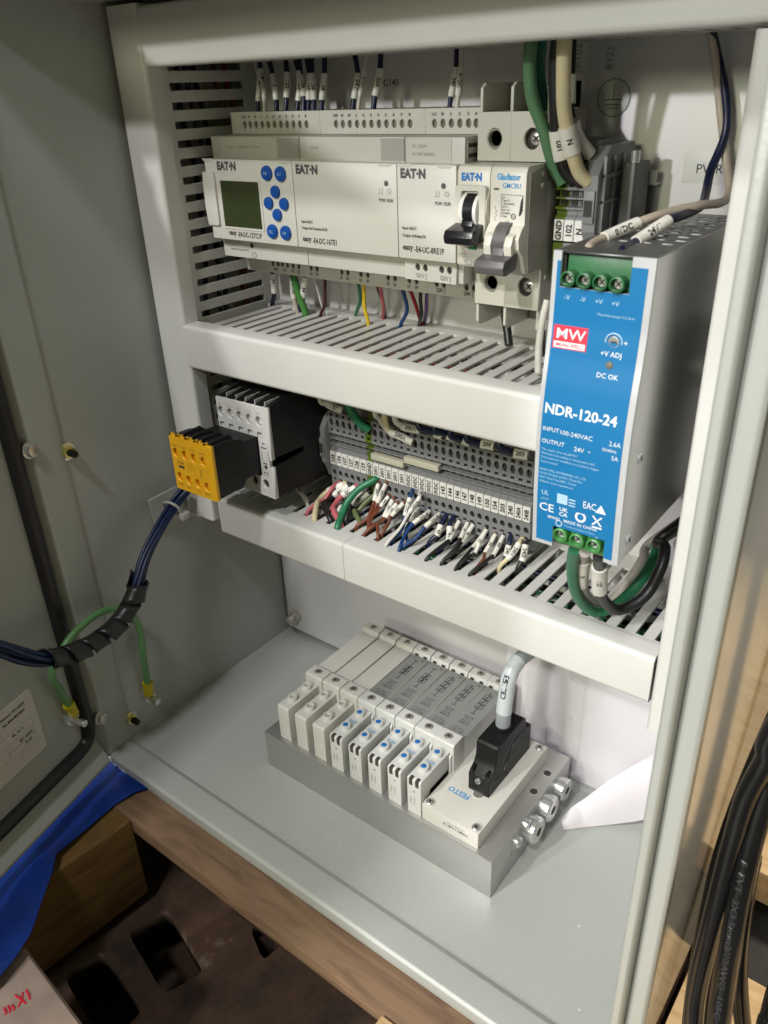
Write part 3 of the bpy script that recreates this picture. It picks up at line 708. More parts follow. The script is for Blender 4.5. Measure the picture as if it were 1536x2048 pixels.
text('MAC: 00 22 C7 F1 1D', (5.5, 7.5, -25.2), X, Z, 1.1, 'print_grey', rA, sx=.8); text('Output 4xTransistor/0,5A', (6.5, 7.5, -29.6), X, Z, 1.3, 'print_black', rA, sx=.85)
for t, x in ((rB, 136.4), (rC, 171.2)):
    mk('status_lamp', ring((x, 0, 13.3), 'y', 1.35, 1.1, -0.25, 0.4, 18), 'dark_grey', t)
    mk('printed_symbol', [bx(x-4.4, x-4.1, -.1, .05, 8.3, 11), bx(x-5.2, x-4.1, -.1, .05, 8.1, 8.4), bx(x-2.8, x-2.5, -.1, .05, 8.3, 11), bx(x-3.6, x-2.5, -.1, .05, 8.1, 8.4)], 'print_grey', t)
    mk('printed_symbol', annulus((x+1.9, 9.6), .75, 1.05, -.12, 16), 'print_grey', t)
    for a in range(8):
        c, s_ = math.cos(R_(45*a)), math.sin(R_(45*a))
        mk('printed_symbol', bx(x+1.9+1.5*c-.16, x+1.9+1.5*c+.16, -.1, .05, 9.6+1.5*s_-.16, 9.6+1.5*s_+.16), 'print_grey', t)
    text('POW / RUN', (x-5.0, 0, 5.2), X, Z, 1.75, 'print_black', t, bold=.05, sx=.72)
for t, xs in ((rA, (3.5, 66)), (rB, (76.5, 135.5)), (rC, (148, 171.5))):
    for x in xs: mk('latch', prism([(x-5, 22.75), (x+5, 22.75), (x+4, 21.6), (x+2.6, 21.0), (x-2.6, 21.0), (x-4, 21.6)], -0.18, 0.4, 'y'), 'device_grey', t, bevel=.15)
# display with rim, side clip, buttons
plate('display_frame', rrect(11.0, 46.0, -16.0, 12.2, 1.0), [rrect(12.4, 44.5, -14.8, 11.0, .4)], 'xz', -0.45, 0.5, 'device_light', rA)
mk('display', bx(12.4, 44.5, -0.12, 0.3, -14.8, 11.0), 'display_glass', rA)
mk('side_clip', prism([(-1.0, 15.5), (8.0, 15.5), (8.6, 13), (8.6, -13.5), (7.6, -14.8), (-1.0, -14.8), (-1.9, -6), (-1.9, 8)], -1.6, 0.1, 'y'), 'device_light', rA, bevel=.5)
for (bxx, bz, r), nm in zip([(52.3, 16.0, 4.0), (63.0, 15.8, 4.0), (57.8, 6.4, 3.35), (51.7, .2, 3.35), (63.8, .2, 3.35), (57.8, -5.9, 3.35), (52.6, -15.3, 4.0), (63.2, -15.4, 4.0)], ('DEL', 'ALT', '', '', '', '', 'ESC', 'OK')):
    b = mk('button', lathe((bxx, 0, bz), 'y', [(r, 0.2), (r, -0.9), (r*.93, -1.5), (r*.7, -1.75), (r*.3, -1.7)], 28), 'button_blue', rA)
    if nm: text(nm, (bxx, -1.75, bz), X, Z, 1.7, 'print_paleblue', b, align='CENTER', sx=.8)
mk('reset_hole', ring((25.5, 7.5, -26.5), 'y', 1.5, 1.3, -0.1, 1, 16), 'hole_dark', rA)
mk('earth_symbol', annulus((27.0, -32.0), 1.55, 1.85, 7.35, 20), 'print_black', rA)

# ================================================================== breakers
def breaker(x0, x1, kind):
    lab = {'a': 'breaker with black toggle and blue maker lettering next to the relays', 'b': 'breaker with grey toggle, outermost on the upper rail'}[kind]
    t = thing('circuit_breaker', lab, 'circuit breaker', ((x0+x1)/2, 25, -45), 'circuit breakers on the upper rail')
    g = .1; a, b = x0+g, x1-g; YN, YS = -3.0, 14.5
    mk('housing', bx(a, b, 17.5, BACK, -44.5, 44.5), 'breaker_side', t, bevel=.5)
    # nose: profile with a rounded top edge and hollow above the toggle
    if kind == 'a':
        prof = [(17.4, -22.8), (YN+1, -22.8), (YN, -21.6), (YN, -1), (YN-2.6, 3), (YN-2.6, 8), (YN, 12), (YN, 20), (YN+1.2, 22.6), (YN+3, 23.2), (17.4, 23.2)]
    else:
        prof = [(17.4, -24), (YN+3, -24), (YN+1, -20), (YN-0.5, -16), (YN-4.5, -12), (YN-5, -7), (YN-2, -3), (YN, -1.5), (YN, 20), (YN+1.2, 22.6), (YN+3, 23.2), (17.4, 23.2)]
    sw = 9.6 if kind == 'a' else 9.0; xm = (a+b)/2-(0.2 if kind == 'a' else .3)
    mk('nose', prism(prof, a, b, 'x'), 'breaker_white', t, bevel=.45)
    mk('side_cheek', prism([(17.3, -24), (YN+5, -24), (YN+3.5, -14), (YN+3.5, 20), (17.3, 22.6)], b-.3, b+.35, 'x'), 'breaker_side', t) if kind == 'b' else None
    # upper and lower terminal blocks with clamp holes and guard fins
    for sg in (1, -1):
        z0, z1 = (23.6, 44.5) if sg > 0 else (-44.5, -24.4)
        zh = 33.2*sg if sg > 0 else -33.6
        xc = (a+b)/2+(0.3 if kind == 'a' else 1.6)
        plate('terminal_face', rect(a, b, z0, z1), [ell(xc, zh, 4.3, 4.7, 22)], 'xz', YS, 3.0, 'breaker_white', t)
        mk('terminal_pit', bx(xc-5, xc+5, YS+2.95, YS+3.2, zh-5, zh+5), 'hole_dark', t)
        if kind == 'b': screw((xc+1.0, YS+2.9, zh), 'y', 2.9, t)
        else: mk('terminal_ring', lathe((xc, YS+.1, zh), 'y', [(4.3, 2.5), (4.3, .3), (3.7, .3), (3.3, 2.5)], 22), 'breaker_side', t)
        zf0, zf1 = (44.6, 56.5) if sg > 0 else (-56.5, -44.6)
        for xx in (a, b-1.5) if kind == 'a' else (b-1.5,):
            pr_ = [(16, z0 if sg < 0 else z1), (16, zf1-2 if sg > 0 else zf0+2), (19, zf1 if sg > 0 else zf0), (46, zf1 if sg > 0 else zf0), (46, z0 if sg < 0 else z1)]
            mk('guard_fin', prism(pr_, xx, xx+1.5, 'x'), 'breaker_white', t, bevel=.3)
        mk('guard_back', bx(a, b, 40, 46, min(zf0, zf1)+.5, max(zf0, zf1)-.5), 'hole_grey', t)
    # toggle
    if kind == 'a':
        plate('toggle_surround', rrect(a+.6, b-.6, -9, 14.6, 1.5), [rrect(xm-4.9, xm+5.1, -6.5, 12.4, 1.2)], 'xz', YN-3.2, 3.0, 'breaker_white', t)
        mk('toggle_drum', lathe((xm-4.6, YN+2.5, 3.2), 'x', [(8.2, 0), (8.2, 9.4)], 32), 'marker_white', t, bevel=.4)
        mk('toggle_stripe', lathe((xm-2.4, YN+2.5, 3.2), 'x', [(8.5, 0), (8.5, 5.4)], 32), 'black_gloss', t)
        tg = 'black_gloss'; zc = -6.4; yv = YN-5
    else:
        mk('toggle_shoulder', prism([(YN-1, -4), (YN-6.5, -6), (YN-8.4, -10), (YN-7.6, -14.5), (YN-2, -17)], xm-7.2, xm-3.3, 'x'), 'breaker_white', t, bevel=.6)
        mk('toggle_shoulder', prism([(YN-1, -4), (YN-6.5, -6), (YN-8.4, -10), (YN-7.6, -14.5), (YN-2, -17)], xm+3.5, xm+7.6, 'x'), 'breaker_white', t, bevel=.6)
        mk('toggle_drum', lathe((xm-3.2, YN+1.6, -9.2), 'x', [(8.6, 0), (8.6, 6.6)], 32), 'dark_grey', t)
        tg = 'dark_grey'; zc = -18.0; yv = YN-7
    mk('toggle_handle', prism([(yv+6, zc+5.5), (yv-1, zc+3.6), (yv-7.2, zc+2.2), (yv-8.6, zc-.6), (yv-7.8, zc-3.8), (yv-5, zc-4.6), (yv+4, zc-3)], xm-7.9, xm+7.9, 'x'), tg, t, bevel=.7)
    mk('toggle_stem', prism([(yv+7, zc+9), (yv+1, zc+8.5), (yv-1, zc+3), (yv+5, zc+1)], xm-3.0, xm+3.2, 'x'), tg, t, bevel=.4)
    if kind == 'a':
        eaton((a+2.2, YN, 18.2), 3.3, 'print_blue', t, sx=.88)
        mk('indicator_window', bx(a+6.5, a+11.3, YN-.15, YN+.2, -14.4, -11.6), 'print_green', t)
        text('C20', (a+4.6, YN, -20.3), X, Z, 2.7, 'print_grey', t, bold=.03); text('Icn 10', (a+1.5, YN, -16.6), X, Z, 1.2, 'print_grey', t); text('/1-NA', (a+11.6, YN, -20.2), X, Z, 1.6, 'print_grey', t)
    else:
        text('Gladiator', ((a+b)/2+.2, YN, 18.7), X, Z, 2.75, 'print_lightblue', t, bold=.09, align='CENTER', sx=.84)
        text('GMCBU', ((a+b)/2+2.0, YN, 15.0), X, Z, 2.2, 'print_lightblue', t, bold=.04, align='CENTER', sx=.92)
        mk('status_slot', bx(a+2, a+4.6, YN-.1, YN+.2, 13.0, 13.8), 'hole_dark', t)
        frame_pts = [(a+6, b-1.4, 11.0, 11.2), (a+6, a+6.2, 1.0, 11.2), (b-1.6, b-1.4, 6.0, 11.2)]
        for q in frame_pts: mk('printed_line', bx(q[0], q[1], YN-.12, YN, q[2], q[3]), 'print_black', t)
        for i, s_ in enumerate(('3A', 'Type D', '120/240VAC', '277V~', '60V DC', '50/60Hz', '10kA')): text(s_, (a+6.5, YN, 9.9-i*1.35), X, Z, .95, 'print_black', t, bold=.01)
        mk('printed_symbol', prism([(b-2.4, 8.5), (b-1.2, 11), (b-1.2, 4.5), (b-2.2, 2.5), (b-3.2, 2.2)], YN-.12, YN, 'y'), 'print_black', t)
        mk('printed_symbol', annulus((a+12.6, 1.9), .9, 1.3, YN-.13, 18), 'print_black', t); text('UL', (a+12.6, YN, 1.9), X, Z, .9, 'print_black', t, align='CENTER'); text('C.B.', (a+8.4, YN, -.4), X, Z, .9, 'print_black', t)
        pth = spline([Vector((a+3.2, YN-.05, z)) for z in ()]+[Vector((a+3.0+dx, YN-.05, z)) for dx, z in ((0, 6), (0, 4.6), (1.0, 3.8), (0, 3), (1, 2.2), (0, 1.4), (0, 0), (-.8, -.4))], 4)
        mk('printed_line', tube(pth, .12, 5), 'print_grey', t)
        for zz in (19, 14, -29): mk('rivet', ring((b+.3, 12 if zz > 0 else 20, zz), 'x', 1.2, 1.1, 0, .4, 16), 'breaker_white', t)
        mk('side_print', bx(b+.3, b+.36, 24, 30, -16, -8), 'print_grey', t)
        text('CE', (b+.36, 16, -13), Y, Z, 5, 'print_grey', t)
    return t
breaker(181.0, 198.9, 'a'); breaker(198.9, 217.6, 'b')

# ================================================================== terminal blocks
def terminal_proto(x0, zc, label, earth=False, marker='105'):
    """one 5.2 mm rail terminal; zc its middle"""
    m = 'terminal_green' if earth else 'terminal_grey'
    t = thing('terminal_block', label, 'terminal block', (x0+2.6, 30, zc-33), 'rail terminal blocks')
    a, b = x0+.08, x0+5.12; Yf = 20.0
    def z(v): return zc+v
    prof = [(BACK, z(33)), (30, z(33)), (26, z(31)), (Yf+3, z(28)), (Yf+3, z(12.6)), (Yf+4.2, z(12.4)), (Yf+4.2, z(9.6)), (Yf+.2, z(9.4)), (Yf+.2, z(8.6)), (Yf+4.2, z(8.4)), (Yf+4.2, z(5.4)), (Yf+.1, z(5.0)), (Yf+.1, z(4.2)), (Yf+2.4, z(3.6)), (Yf+2.4, z(1.6)),
            (Yf+.7, z(.6)), (Yf+.7, z(-10.2)), (Yf+3, z(-11)), (Yf+3, z(-29)), (26, z(-32)), (BACK, z(-33))]
    mk('body', prism(prof, a, b, 'x'), m, t)
    xm = (a+b)/2
    plate('upper_face', rect(a, b, z(12.6), z(28)), [ell(xm, z(20.3), 1.95, 2.9, 16), rrect(xm-1.5, xm+1.5, z(13.9), z(16.3), .3, 2), rrect(xm-1.5, xm+1.5, z(24.2), z(26.9), .3, 2)], 'xz', Yf, 2.98, m, t)
    plate('lower_face', rect(a, b, z(-28.9), z(-11)), [ell(xm, z(-16.0), 1.85, 2.3, 16), rrect(xm-1.5, xm+1.5, z(-22.2), z(-19.9), .3, 2), rrect(xm-1.6, xm+1.6, z(-27.8), z(-24.2), .4, 2)], 'xz', Yf, 2.98, m, t)
    for q in (20.3, 15.1, 25.5, -16, -21, -26): mk('clamp_hole', bx(xm-1.7, xm+1.7, Yf+2.7, Yf+2.97, z(q)-2.2, z(q)+2.2), 'hole_dark', t)
    mk('bridge_slot', bx(xm-1.6, xm+1.6, Yf+3.6, Yf+4.19, z(9.7), z(12.2)), 'hole_dark', t); mk('bridge_slot', bx(xm-1.6, xm+1.6, Yf+3.6, Yf+4.19, z(5.5), z(8.3)), 'hole_dark', t)
    return t
def marker(t, x0, zc, body):
    mk_ = mk('marker', bx(x0+.22, x0+4.98, 19.5, 20.68, zc-10.0, zc-.4), 'marker_white', t, bevel=.12, seg=1)
    text(body, (x0+2.75, 19.5, zc-5.3), Z, -X, 3.0 if len(body) < 4 else 2.75, 'print_black', mk_, bold=0.09, align='CENTER', sx=.95 if len(body) < 4 else .84)
names = ['105', '106', '107', '127', '128', '129', 'GND']+['24V1']*5+['0VDC']*5+['143', '144', '146', '147', '148', '149', '150', '154', '203', '240', '240A', '240B']
TX0, TP, TZc = 66.6, 5.205, -157.0
proto = proto_e = None
def add_terminal(x0, zc, body, where):
    global proto, proto_e
    earth = body == 'GND'
    lab = (('green and yellow earth terminal block marked GND ' if earth else 'grey terminal block marked %s ' % body)+where).replace(' ,', ',')
    src = proto_e if earth else proto
    if src is None:
        t = terminal_proto(x0, zc, lab, earth)
        if earth: proto_e = t
        else: proto = t
        return t
    t = copies(src, (x0+2.6, 30, zc-33), lab, 'rail terminal blocks')
    return t
made = []
ORD = ('first', 'second', 'third', 'fourth', 'fifth', 'sixth', 'seventh', 'eighth', 'ninth', 'tenth', 'eleventh', 'twelfth')
for i, b in enumerate(names):
    if b == 'GND': w = 'in the long terminal strip'
    elif i < 6: w = ', %s from the contactor-side end bracket' % ORD[i]
    elif i < 12: w = ', %s after the strip\'s earth block' % ORD[i-7]
    elif i < 17: w = ', %s of the 0VDC run' % ORD[i-12]
    else: w = ', %s after the 0VDC run' % ORD[i-17]
    made.append((add_terminal(TX0+i*TP, TZc, b, w), TX0+i*TP, TZc, b))
tx = un(1106, 470, 'y', 19.5).x
for i, b in enumerate(('GND', '102', 'N')): made.append((add_terminal(tx+i*TP, -1.2, b, 'in the three beside the breakers'), tx+i*TP, -1.2, b))
for t, x0, zc, b in made: marker(t, x0, zc, b)
def end_stop(x0, x1, zc, label, ribs):
    t = thing('end_bracket', label, 'end bracket', ((x0+x1)/2, 30, zc-30))
    mk('body', prism([(BACK, zc+28), (28, zc+28), (20, zc+22), (16, zc+16), (16, zc-8), (19, zc-12), (22, zc-20), (BACK, zc-24)], x0, x1, 'x'), 'terminal_grey', t, bevel=.5)
    mk('front_cap', bx(x0+.6, x1-.6, 14.6, 16.1, zc-4, zc+10), 'terminal_grey', t, bevel=.4)
    mk('screw_slot', bx(x0+1.2, x1-1.4, 14.4, 14.8, zc-1, zc+6), 'hole_dark', t)
    if ribs:
        for k in range(3):
            mk('rib', bx(x1, x1+1.6, 20+k*10, 21.4+k*10, zc-18, zc+24), 'terminal_grey', t, bevel=.2)
        for zz in (-10, 4, 15): mk('rib', bx(x1, x1+1.5, 20, 44, zc+zz, zc+zz+1.5), 'terminal_grey', t, bevel=.2)
    return t
end_stop(TX0-7.6, TX0-.1, TZc, 'grey end bracket at the contactor end of the terminal strip', False)
end_stop(tx+3*TP+.05, tx+3*TP+6.6, 2, 'grey ribbed end bracket beside the three small terminals', True)
sb = thing('rail_stop', 'dark rail stop with bright screw beside the ribbed end bracket', 'rail stop', (tx+3*TP+12, 45, -20))
mk('body', bx(tx+3*TP+9.2, tx+3*TP+15, 36, BACK, -22, 22), 'dark_grey', sb, bevel=.6); mk('screw', ring((tx+3*TP+13, 40, 22), 'z', 2.2, 2.2, 0, 5, 16), 'zinc', sb)
for xa, zz, lab in ((104.0, -151.8, 'cream plug-in bridge over the 24V1 terminals'), (130.2, -147.8, 'cream plug-in bridge over the 0VDC terminals')):
    t = thing('bridge_bar', lab, 'bridge', (xa+12.8, 20, zz-2))
    mk('bar', bx(xa, xa+25.7, 17.0, 21.5, zz-2.0, zz+2.2), 'bridge_cream', t, bevel=.5)
    for k in range(5): mk('prong', bx(xa+1.6+5.2*k, xa+3.2+5.2*k, 21.5, 23.8, zz-.6, zz+.6), 'screw_steel', t)
# ================================================================== power supply
PX0, PX1, PZ0, PZ1 = 259.94, 299.94, -125.7, -.5
PROF = [(-.5, -57.6), (-28, -58.4), (-40, -59.6), (-52, -61.4), (-64, -62.7), (-78, -63.2), (-100, -62.8), (-125.7, -61.2)]
def psu_y(z):
    for (za, ya), (zb, yb) in zip(PROF, PROF[1:]):
        if z >= zb: return ya+(yb-ya)*max(0, (za-z))/(za-zb)
    return PROF[-1][1]
psu = thing('power_supply', 'blue-fronted metal power supply block on the right of the cabinet', 'power supply', (280, 0, PZ0))
NT, NB = (263.4, 291.2, -13.8), (269.7, 293.6, -115.1)          # terminal openings cut into the front
def front_sheet(name, x0, x1, z0, z1, off, th, m, marg=0.0):
    zs = sorted({z0, z1}|{z for z, _ in PROF if z0 < z < z1}|{z for z in (NT[2]-marg, NB[2]+marg) if z0 < z < z1}|{z0+(z1-z0)*k/24 for k in range(25)})
    xs = sorted({x0, x1}|{x for x in (NT[0]-marg, NT[1]+marg, NB[0]-marg, NB[1]+marg) if x0 < x < x1})
    v, f, idx = [], [], {}
    def vid(x, z, back):
        k = (x, z, back)
        if k not in idx: idx[k] = len(v); v.append((x, psu_y(z)-off+(th if back else 0), z))
        return idx[k]
    def solid(i, k):
        if not (0 <= i < len(xs)-1 and 0 <= k < len(zs)-1): return False
        xm, zm = (xs[i]+xs[i+1])/2, (zs[k]+zs[k+1])/2
        if NT[0]-marg < xm < NT[1]+marg and zm > NT[2]-marg: return False
        if NB[0]-marg < xm < NB[1]+marg and zm < NB[2]+marg: return False
        return True
    for i in range(len(xs)-1):
        for k in range(len(zs)-1):
            if not solid(i, k): continue
            a, b, c, d = (xs[i], zs[k]), (xs[i+1], zs[k]), (xs[i+1], zs[k+1]), (xs[i], zs[k+1])
            f.append(tuple(vid(*q, 0) for q in (a, b, c, d))); f.append(tuple(vid(*q, 1) for q in (d, c, b, a)))
            for (p, q), (di, dk) in (((a, b), (0, -1)), ((b, c), (1, 0)), ((c, d), (0, 1)), ((d, a), (-1, 0))):
                if not solid(i+di, k+dk): f.append((vid(*p, 0), vid(*p, 1), vid(*q, 1), vid(*q, 0)))
    return mk(name, (v, f), m, psu, angle=30)
front_sheet('front_panel', PX0, PX1, PZ0, PZ1, 0, 1.4, 'psu_silver')
front_sheet('front_label', PX0+1.9, PX1-2.6, PZ0+1.9, PZ1-3.6, .12, .1, 'psu_blue', 0.05)
side = [(y+1.5, z) for z, y in PROF]
mk('right_side', prism(side+[(BACK, PZ0+2), (BACK, PZ1)], PX1-1.2, PX1-.05, 'x'), 'psu_side', psu, bevel=.3)
mk('left_side', prism(side+[(BACK, PZ0+2), (BACK, PZ1)], PX0+.05, PX0+1.2, 'x'), 'psu_side', psu, bevel=.3)
mk('back_plate', bx(PX0+1.3, PX1-1.3, BACK-2, BACK-.05, PZ0+2, PZ1-1.3), 'psu_side', psu)
slots = []
for r in range(9):
    for c in range(4):
        xc = PX0+6.5+c*8.6+(2.1 if r % 2 else 0); yc = -28+r*8.8
        if xc+3.4 < PX1-2: slots.append(rrect(xc-3.3, xc+3.3, yc-1.6, yc+1.6, 1.5, 3))
plate('top_vent', rect(PX0+.1, PX1-.1, -56, BACK-.1), slots, 'xy', PZ1-.02, 1.1, 'psu_top', psu)
plate('bottom_vent', rect(PX0+1.3, PX1-1.3, -58, BACK-2.1), slots, 'xy', PZ0+1.6, 1.1, 'psu_side', psu)
mk('dark_filler', bx(PX0+2, PX1-2, -40, BACK-4, PZ0+6, PZ1-2.2), 'hole_dark', psu)  # dark filler added close under the vent so the slots look dark
# upper output terminal and lower input terminal
mk('output_terminal', prism([(-54.5, -2.2), (-45, -2.2), (-45, -14.6), (-55, -14.6), (-55, -8)], NT[0]+1.4, NT[1]-.4, 'x'), 'term_green_shaded', psu, bevel=.3)
mk('terminal_pocket', [bx(NT[0]-.3, NT[0]+.9, -55.6, -40, -15.4, -2.4), bx(NT[1]+.1, NT[1]+.9, -55.6, -40, -15.4, -2.4), bx(NT[0]-.3, NT[1]+.9, -55.6, -40, -16.4, -15.2)], 'hole_dark', psu)
mk('input_terminal', prism([(-58.5, -115.6), (-45, -115.6), (-45, -124.6), (-58.5, -124.6)], NB[0]+.8, NB[1]-.6, 'x'), 'term_green', psu, bevel=.3)
mk('terminal_pocket', bx(NB[0]-.2, NB[1]+.2, -44.9, -43, -125, -113), 'hole_dark', psu)
for i in range(4):
    c = (267.2+6.5*i, -55.0, -10.3-.1*i)
    q = mk('terminal_screw_ring', lathe(c, 'y', [(3.0, 1), (3.0, -4.6), (2.35, -4.9), (2.2, -1.5)], 24), 'term_green_shaded', psu)
    screw((c[0], c[1]-1.4, c[2]), 'y', 2.1, q, h=1.0)
for i in range(3):
    c = (273.6+7.75*i, -58.0, -118.5-.2*i)
    q = mk('terminal_screw_ring', lathe(c, 'y', [(3.3, 1), (3.3, -4.6), (2.6, -4.9), (2.4, -1.5)], 24), 'term_green', psu)
    screw((c[0], c[1]-1.4, c[2]), 'y', 2.3, q, h=1.0)
def pt(body, x, z, size, m='print_white', bold=0.0, align='LEFT', sx=1.0):
    text(body, (x, 0, z), X, Z, size, m, psu, bold=bold, align=align, sx=sx, fn=lambda p: Vector((p.x, psu_y(p.z)-.22, p.z)))
for i, s_ in enumerate(('-V', '-V', '+V', '+V')): pt(s_, 267.0+6.5*i, -17.4-.1*i, 1.9, 'print_paleblue', align='CENTER')
pt('*Terminal torque 5.3 Lb-in', 294.6, -22.4, 1.0, 'print_paleblue', align='RIGHT')
mw = mk('maker_badge', ([(x, psu_y(z)-.18+dy, z) for dy in (0, .05) for x, z in ((262.6, -37.3), (277, -37.3), (277, -28.2), (262.6, -28.2))], [(0, 1, 2, 3), (4, 5, 6, 7)]), 'print_red', psu)
pt('MW', 269.9, -31.4, 4.2, bold=.015, align='CENTER', sx=1.2)
mk('maker_badge', ([(x, psu_y(z)-.26+dy, z) for dy in (0, .05) for x, z in ((263.2, -36.9), (276.4, -36.9), (276.4, -34.5), (263.2, -34.5))], [(0, 1, 2, 3), (4, 5, 6, 7)]), 'print_white', psu)
text('MEAN WELL', (269.8, 0, -35.7), X, Z, 1.5, 'print_red', psu, bold=.03, align='CENTER', fn=lambda p: Vector((p.x, psu_y(p.z)-.36, p.z)))
mk('adjuster', lathe((287.7, psu_y(-31.8), -31.8), 'y', [(2.2, -.15), (2.2, -.3), (1.9, -.35), (1.7, .5)], 24), 'screw_steel', psu)
mk('adjuster_slot', bx(286.6, 288.8, psu_y(-31.8)-.4, psu_y(-31.8)-.2, -32.0, -31.5), 'hole_dark', psu)
ar = [Vector((287.7+3.3*math.cos(R_(a)), psu_y(-31.8)-.2, -31.8+3.3*math.sin(R_(a)))) for a in range(-10, 191, 20)]
mk('printed_line', tube(ar, .3, 5), 'print_paleblue', psu)
pt('+', 292.4, -31.6, 1.9, align='CENTER', bold=.04); pt('+V ADJ', 287.3, -36.8, 2.0, bold=.02, align='CENTER'); pt('DC OK', 287.0, -44.9, 2.0, bold=.02, align='CENTER')
mk('status_lamp', lathe((287.2, psu_y(-40.6), -40.6), 'y', [(1.5, -.14), (1.45, -.5), (.8, -.8)], 20), 'hole_grey', psu)
pt('NDR-120-24', 262.7, -61.6, 4.3, bold=.06, sx=1.0)
pt('INPUT', 262.6, -70.4, 1.9); pt('100-240VAC', 270.2, -70.6, 2.0); pt('2.6A', 291.6, -70.8, 2.1, sx=.9); pt('50/60Hz', 289.0, -73.8, 1.3)
pt('OUTPUT', 262.6, -75.8, 1.9); pt('24V', 277.2, -76.4, 2.0); pt('=', 283.2, -76.4, 1.4); pt('5A', 293.2, -76.6, 2.0, sx=.9)
for i, s_ in enumerate(('"Use copper wire only,60/75C"', '"Maximum surrounding air temperature, 50C"', '"Instructions for installation in a pollution degree', '2 environment"', '', 'MEAN WELL ENTERPRISES CO., LTD.', 'No.28, Wuquan 3rd Rd., Wugu Dist.', 'New Taipei City 24891, Taiwan', 'Website: www.meanwell.com')):
    if s_: pt(s_, 262.5, -79.6-1.85*i, .98, 'print_paleblue', sx=.98)
mk('printed_symbol', [([(x, psu_y(z)-.2, z) for x, z in q], [tuple(range(len(q)))]) for q in
    ([(271.2, -103.0), (276, -103.0), (276, -98.4), (271.2, -98.4)], [(276.6, -103.0), (279.6, -103.0), (279.6, -102.4), (276.6, -102.4)], [(276.6, -101.6), (279.6, -101.6), (279.6, -101), (276.6, -101)], [(276.6, -100.2), (279.6, -100.2), (279.6, -99.6), (276.6, -99.6)])], 'print_paleblue', psu)
pt('UL', 265.6, -99.6, 2.1, 'print_paleblue', bold=.03, align='CENTER'); pt('LISTED', 265.6, -102.6, .9, 'print_paleblue', align='CENTER')
pt('EAC', 283.0, -100.4, 3.3, bold=.02, align='LEFT', sx=.7)
mk('printed_symbol', ([(x, psu_y(z)-.2, z) for x, z in ((288.6, -102.6), (293.4, -102.6), (291.0, -98.6))], [(0, 1, 2)]), 'print_white', psu)
pt('CE', 262.9, -106.6, 3.9, bold=.02, sx=1.1); pt('UK', 274.4, -105.6, 1.9, bold=.05, align='CENTER', sx=1.1); pt('CA', 274.4, -108.0, 1.9, bold=.05, align='CENTER', sx=1.1)
mk('printed_symbol', annulus((282.3, -106.9), 1.5, 2.5, psu_y(-107)-.24, 28), 'print_white', psu)
mk('printed_symbol', [([(x, psu_y(z)-.24, z) for x, z in q], [(0, 1, 2, 3)]) for q in ([(287.4, -104.6), (288.0, -104.2), (292.0, -108.6), (291.4, -109)], [(291.4, -104.2), (292.0, -104.6), (288.0, -109), (287.4, -108.6)], [(287.6, -110.2), (292, -110.2), (292, -109.4), (287.6, -109.4)])], 'print_white', psu)
pt('MW02   MADE IN CHINA', 267.2, -111.0, 1.5, bold=.02); pt('*Terminal torque 4.4 Lb-in', 275.0, -113.4, .95, 'print_paleblue')
mk('printed_symbol', annulus((272.6, -112.9), 1.2, 1.5, psu_y(-113)-.24, 24), 'print_white', psu); pt('N', 281.2, -113.6, 0.01); pt('N', 281.3, -114.2, 0.01)
text('N', (281.6, -61.9, -113.4), X, Z, 1.6, 'print_white', psu, align='CENTER'); text('L', (290.0, -61.9, -114.0), X, Z, 1.6, 'print_white', psu, align='CENTER')
screw((PX1-.05, -50, -80), 'x', 2.3, psu, 'psu_silver'); screw((PX1-.05, -52, -117), 'x', 2.6, psu, 'psu_silver')

# ================================================================== contactor and yellow auxiliary block
con = thing('contactor', 'black contactor with white front and round terminal holes beside the terminal strip', 'contactor', (40, 10, -176))
CX0, CX1, CY = 17.2, 62.6, -30.0
mk('body', prism([(BACK, -120), (BACK, -182), (24, -180), (22, -176), (CY+3, -174), (CY+3, -153), (0, -151.5), (0, -148), (CY+3, -147), (CY+3, -113), (10, -106), (30, -106), (BACK, -110)], CX0+.6, CX1-.2, 'x'), 'black_plastic', con, bevel=.5)
cu = [un(320+x*.234375, 740+y*.234375, 'y', CY) for x, y in ((520, 350), (598, 372), (678, 395), (757, 418), (840, 440))]
plate('upper_front', [(CX0, -113.4), (CX1, -113.0), (CX1, -133), (CX1, -147.6), (CX1-1.6, -147.6), (CX1-2.5, -133.6), (CX0, -133.6)], [ell(p.x, p.z, 3.15, 3.45, 22) for p in cu], 'xz', CY, 2.9, 'contactor_white', con)
for p, s_ in zip(cu, ('1L1', '3L2', '5L3', '21NC', 'A1')):
    mk('screw_recess', ring((p.x, CY, p.z), 'y', 3.3, 3.3, 2.75, 2.85, 20), 'contactor_white', con)
    text(s_, (p.x, CY, p.z+5.2), X, Z, 2.2, 'device_mid', con, align='CENTER', sx=.85)
    mk('latch_slot', bx(p.x-2.2, p.x+1.6, CY-.05, CY+.5, p.z-8.2, p.z-7.2), 'hole_dark', con); mk('latch_slot', bx(p.x-2.2, p.x-1.4, CY-.05, CY+.5, p.z-10, p.z-7.2), 'hole_dark', con)
    mk('terminal_slot', bx(p.x-2.6, p.x+2.6, CY+1.4, CY+6, -114, -112.6), 'black_plastic', con)
    mk('terminal_fin', bx(p.x+3.6, p.x+4.3, CY+3, 4, -113.1, -110.6), 'device_mid', con)
mk('label_column', bx(52.2, CX1-2.6, CY+.1, CY+3, -160.5, -133.7), 'contactor_white', con, bevel=.3)
cl = [un(320+x*.234375, 740+y*.234375, 'y', CY) for x, y in ((760, 940), (830, 945), (905, 972))]
cl = [Vector((cl[2].x-20.4, 0, cl[2].z+.3)), Vector((cl[2].x-10.2, 0, cl[2].z+.2)), cl[2]]
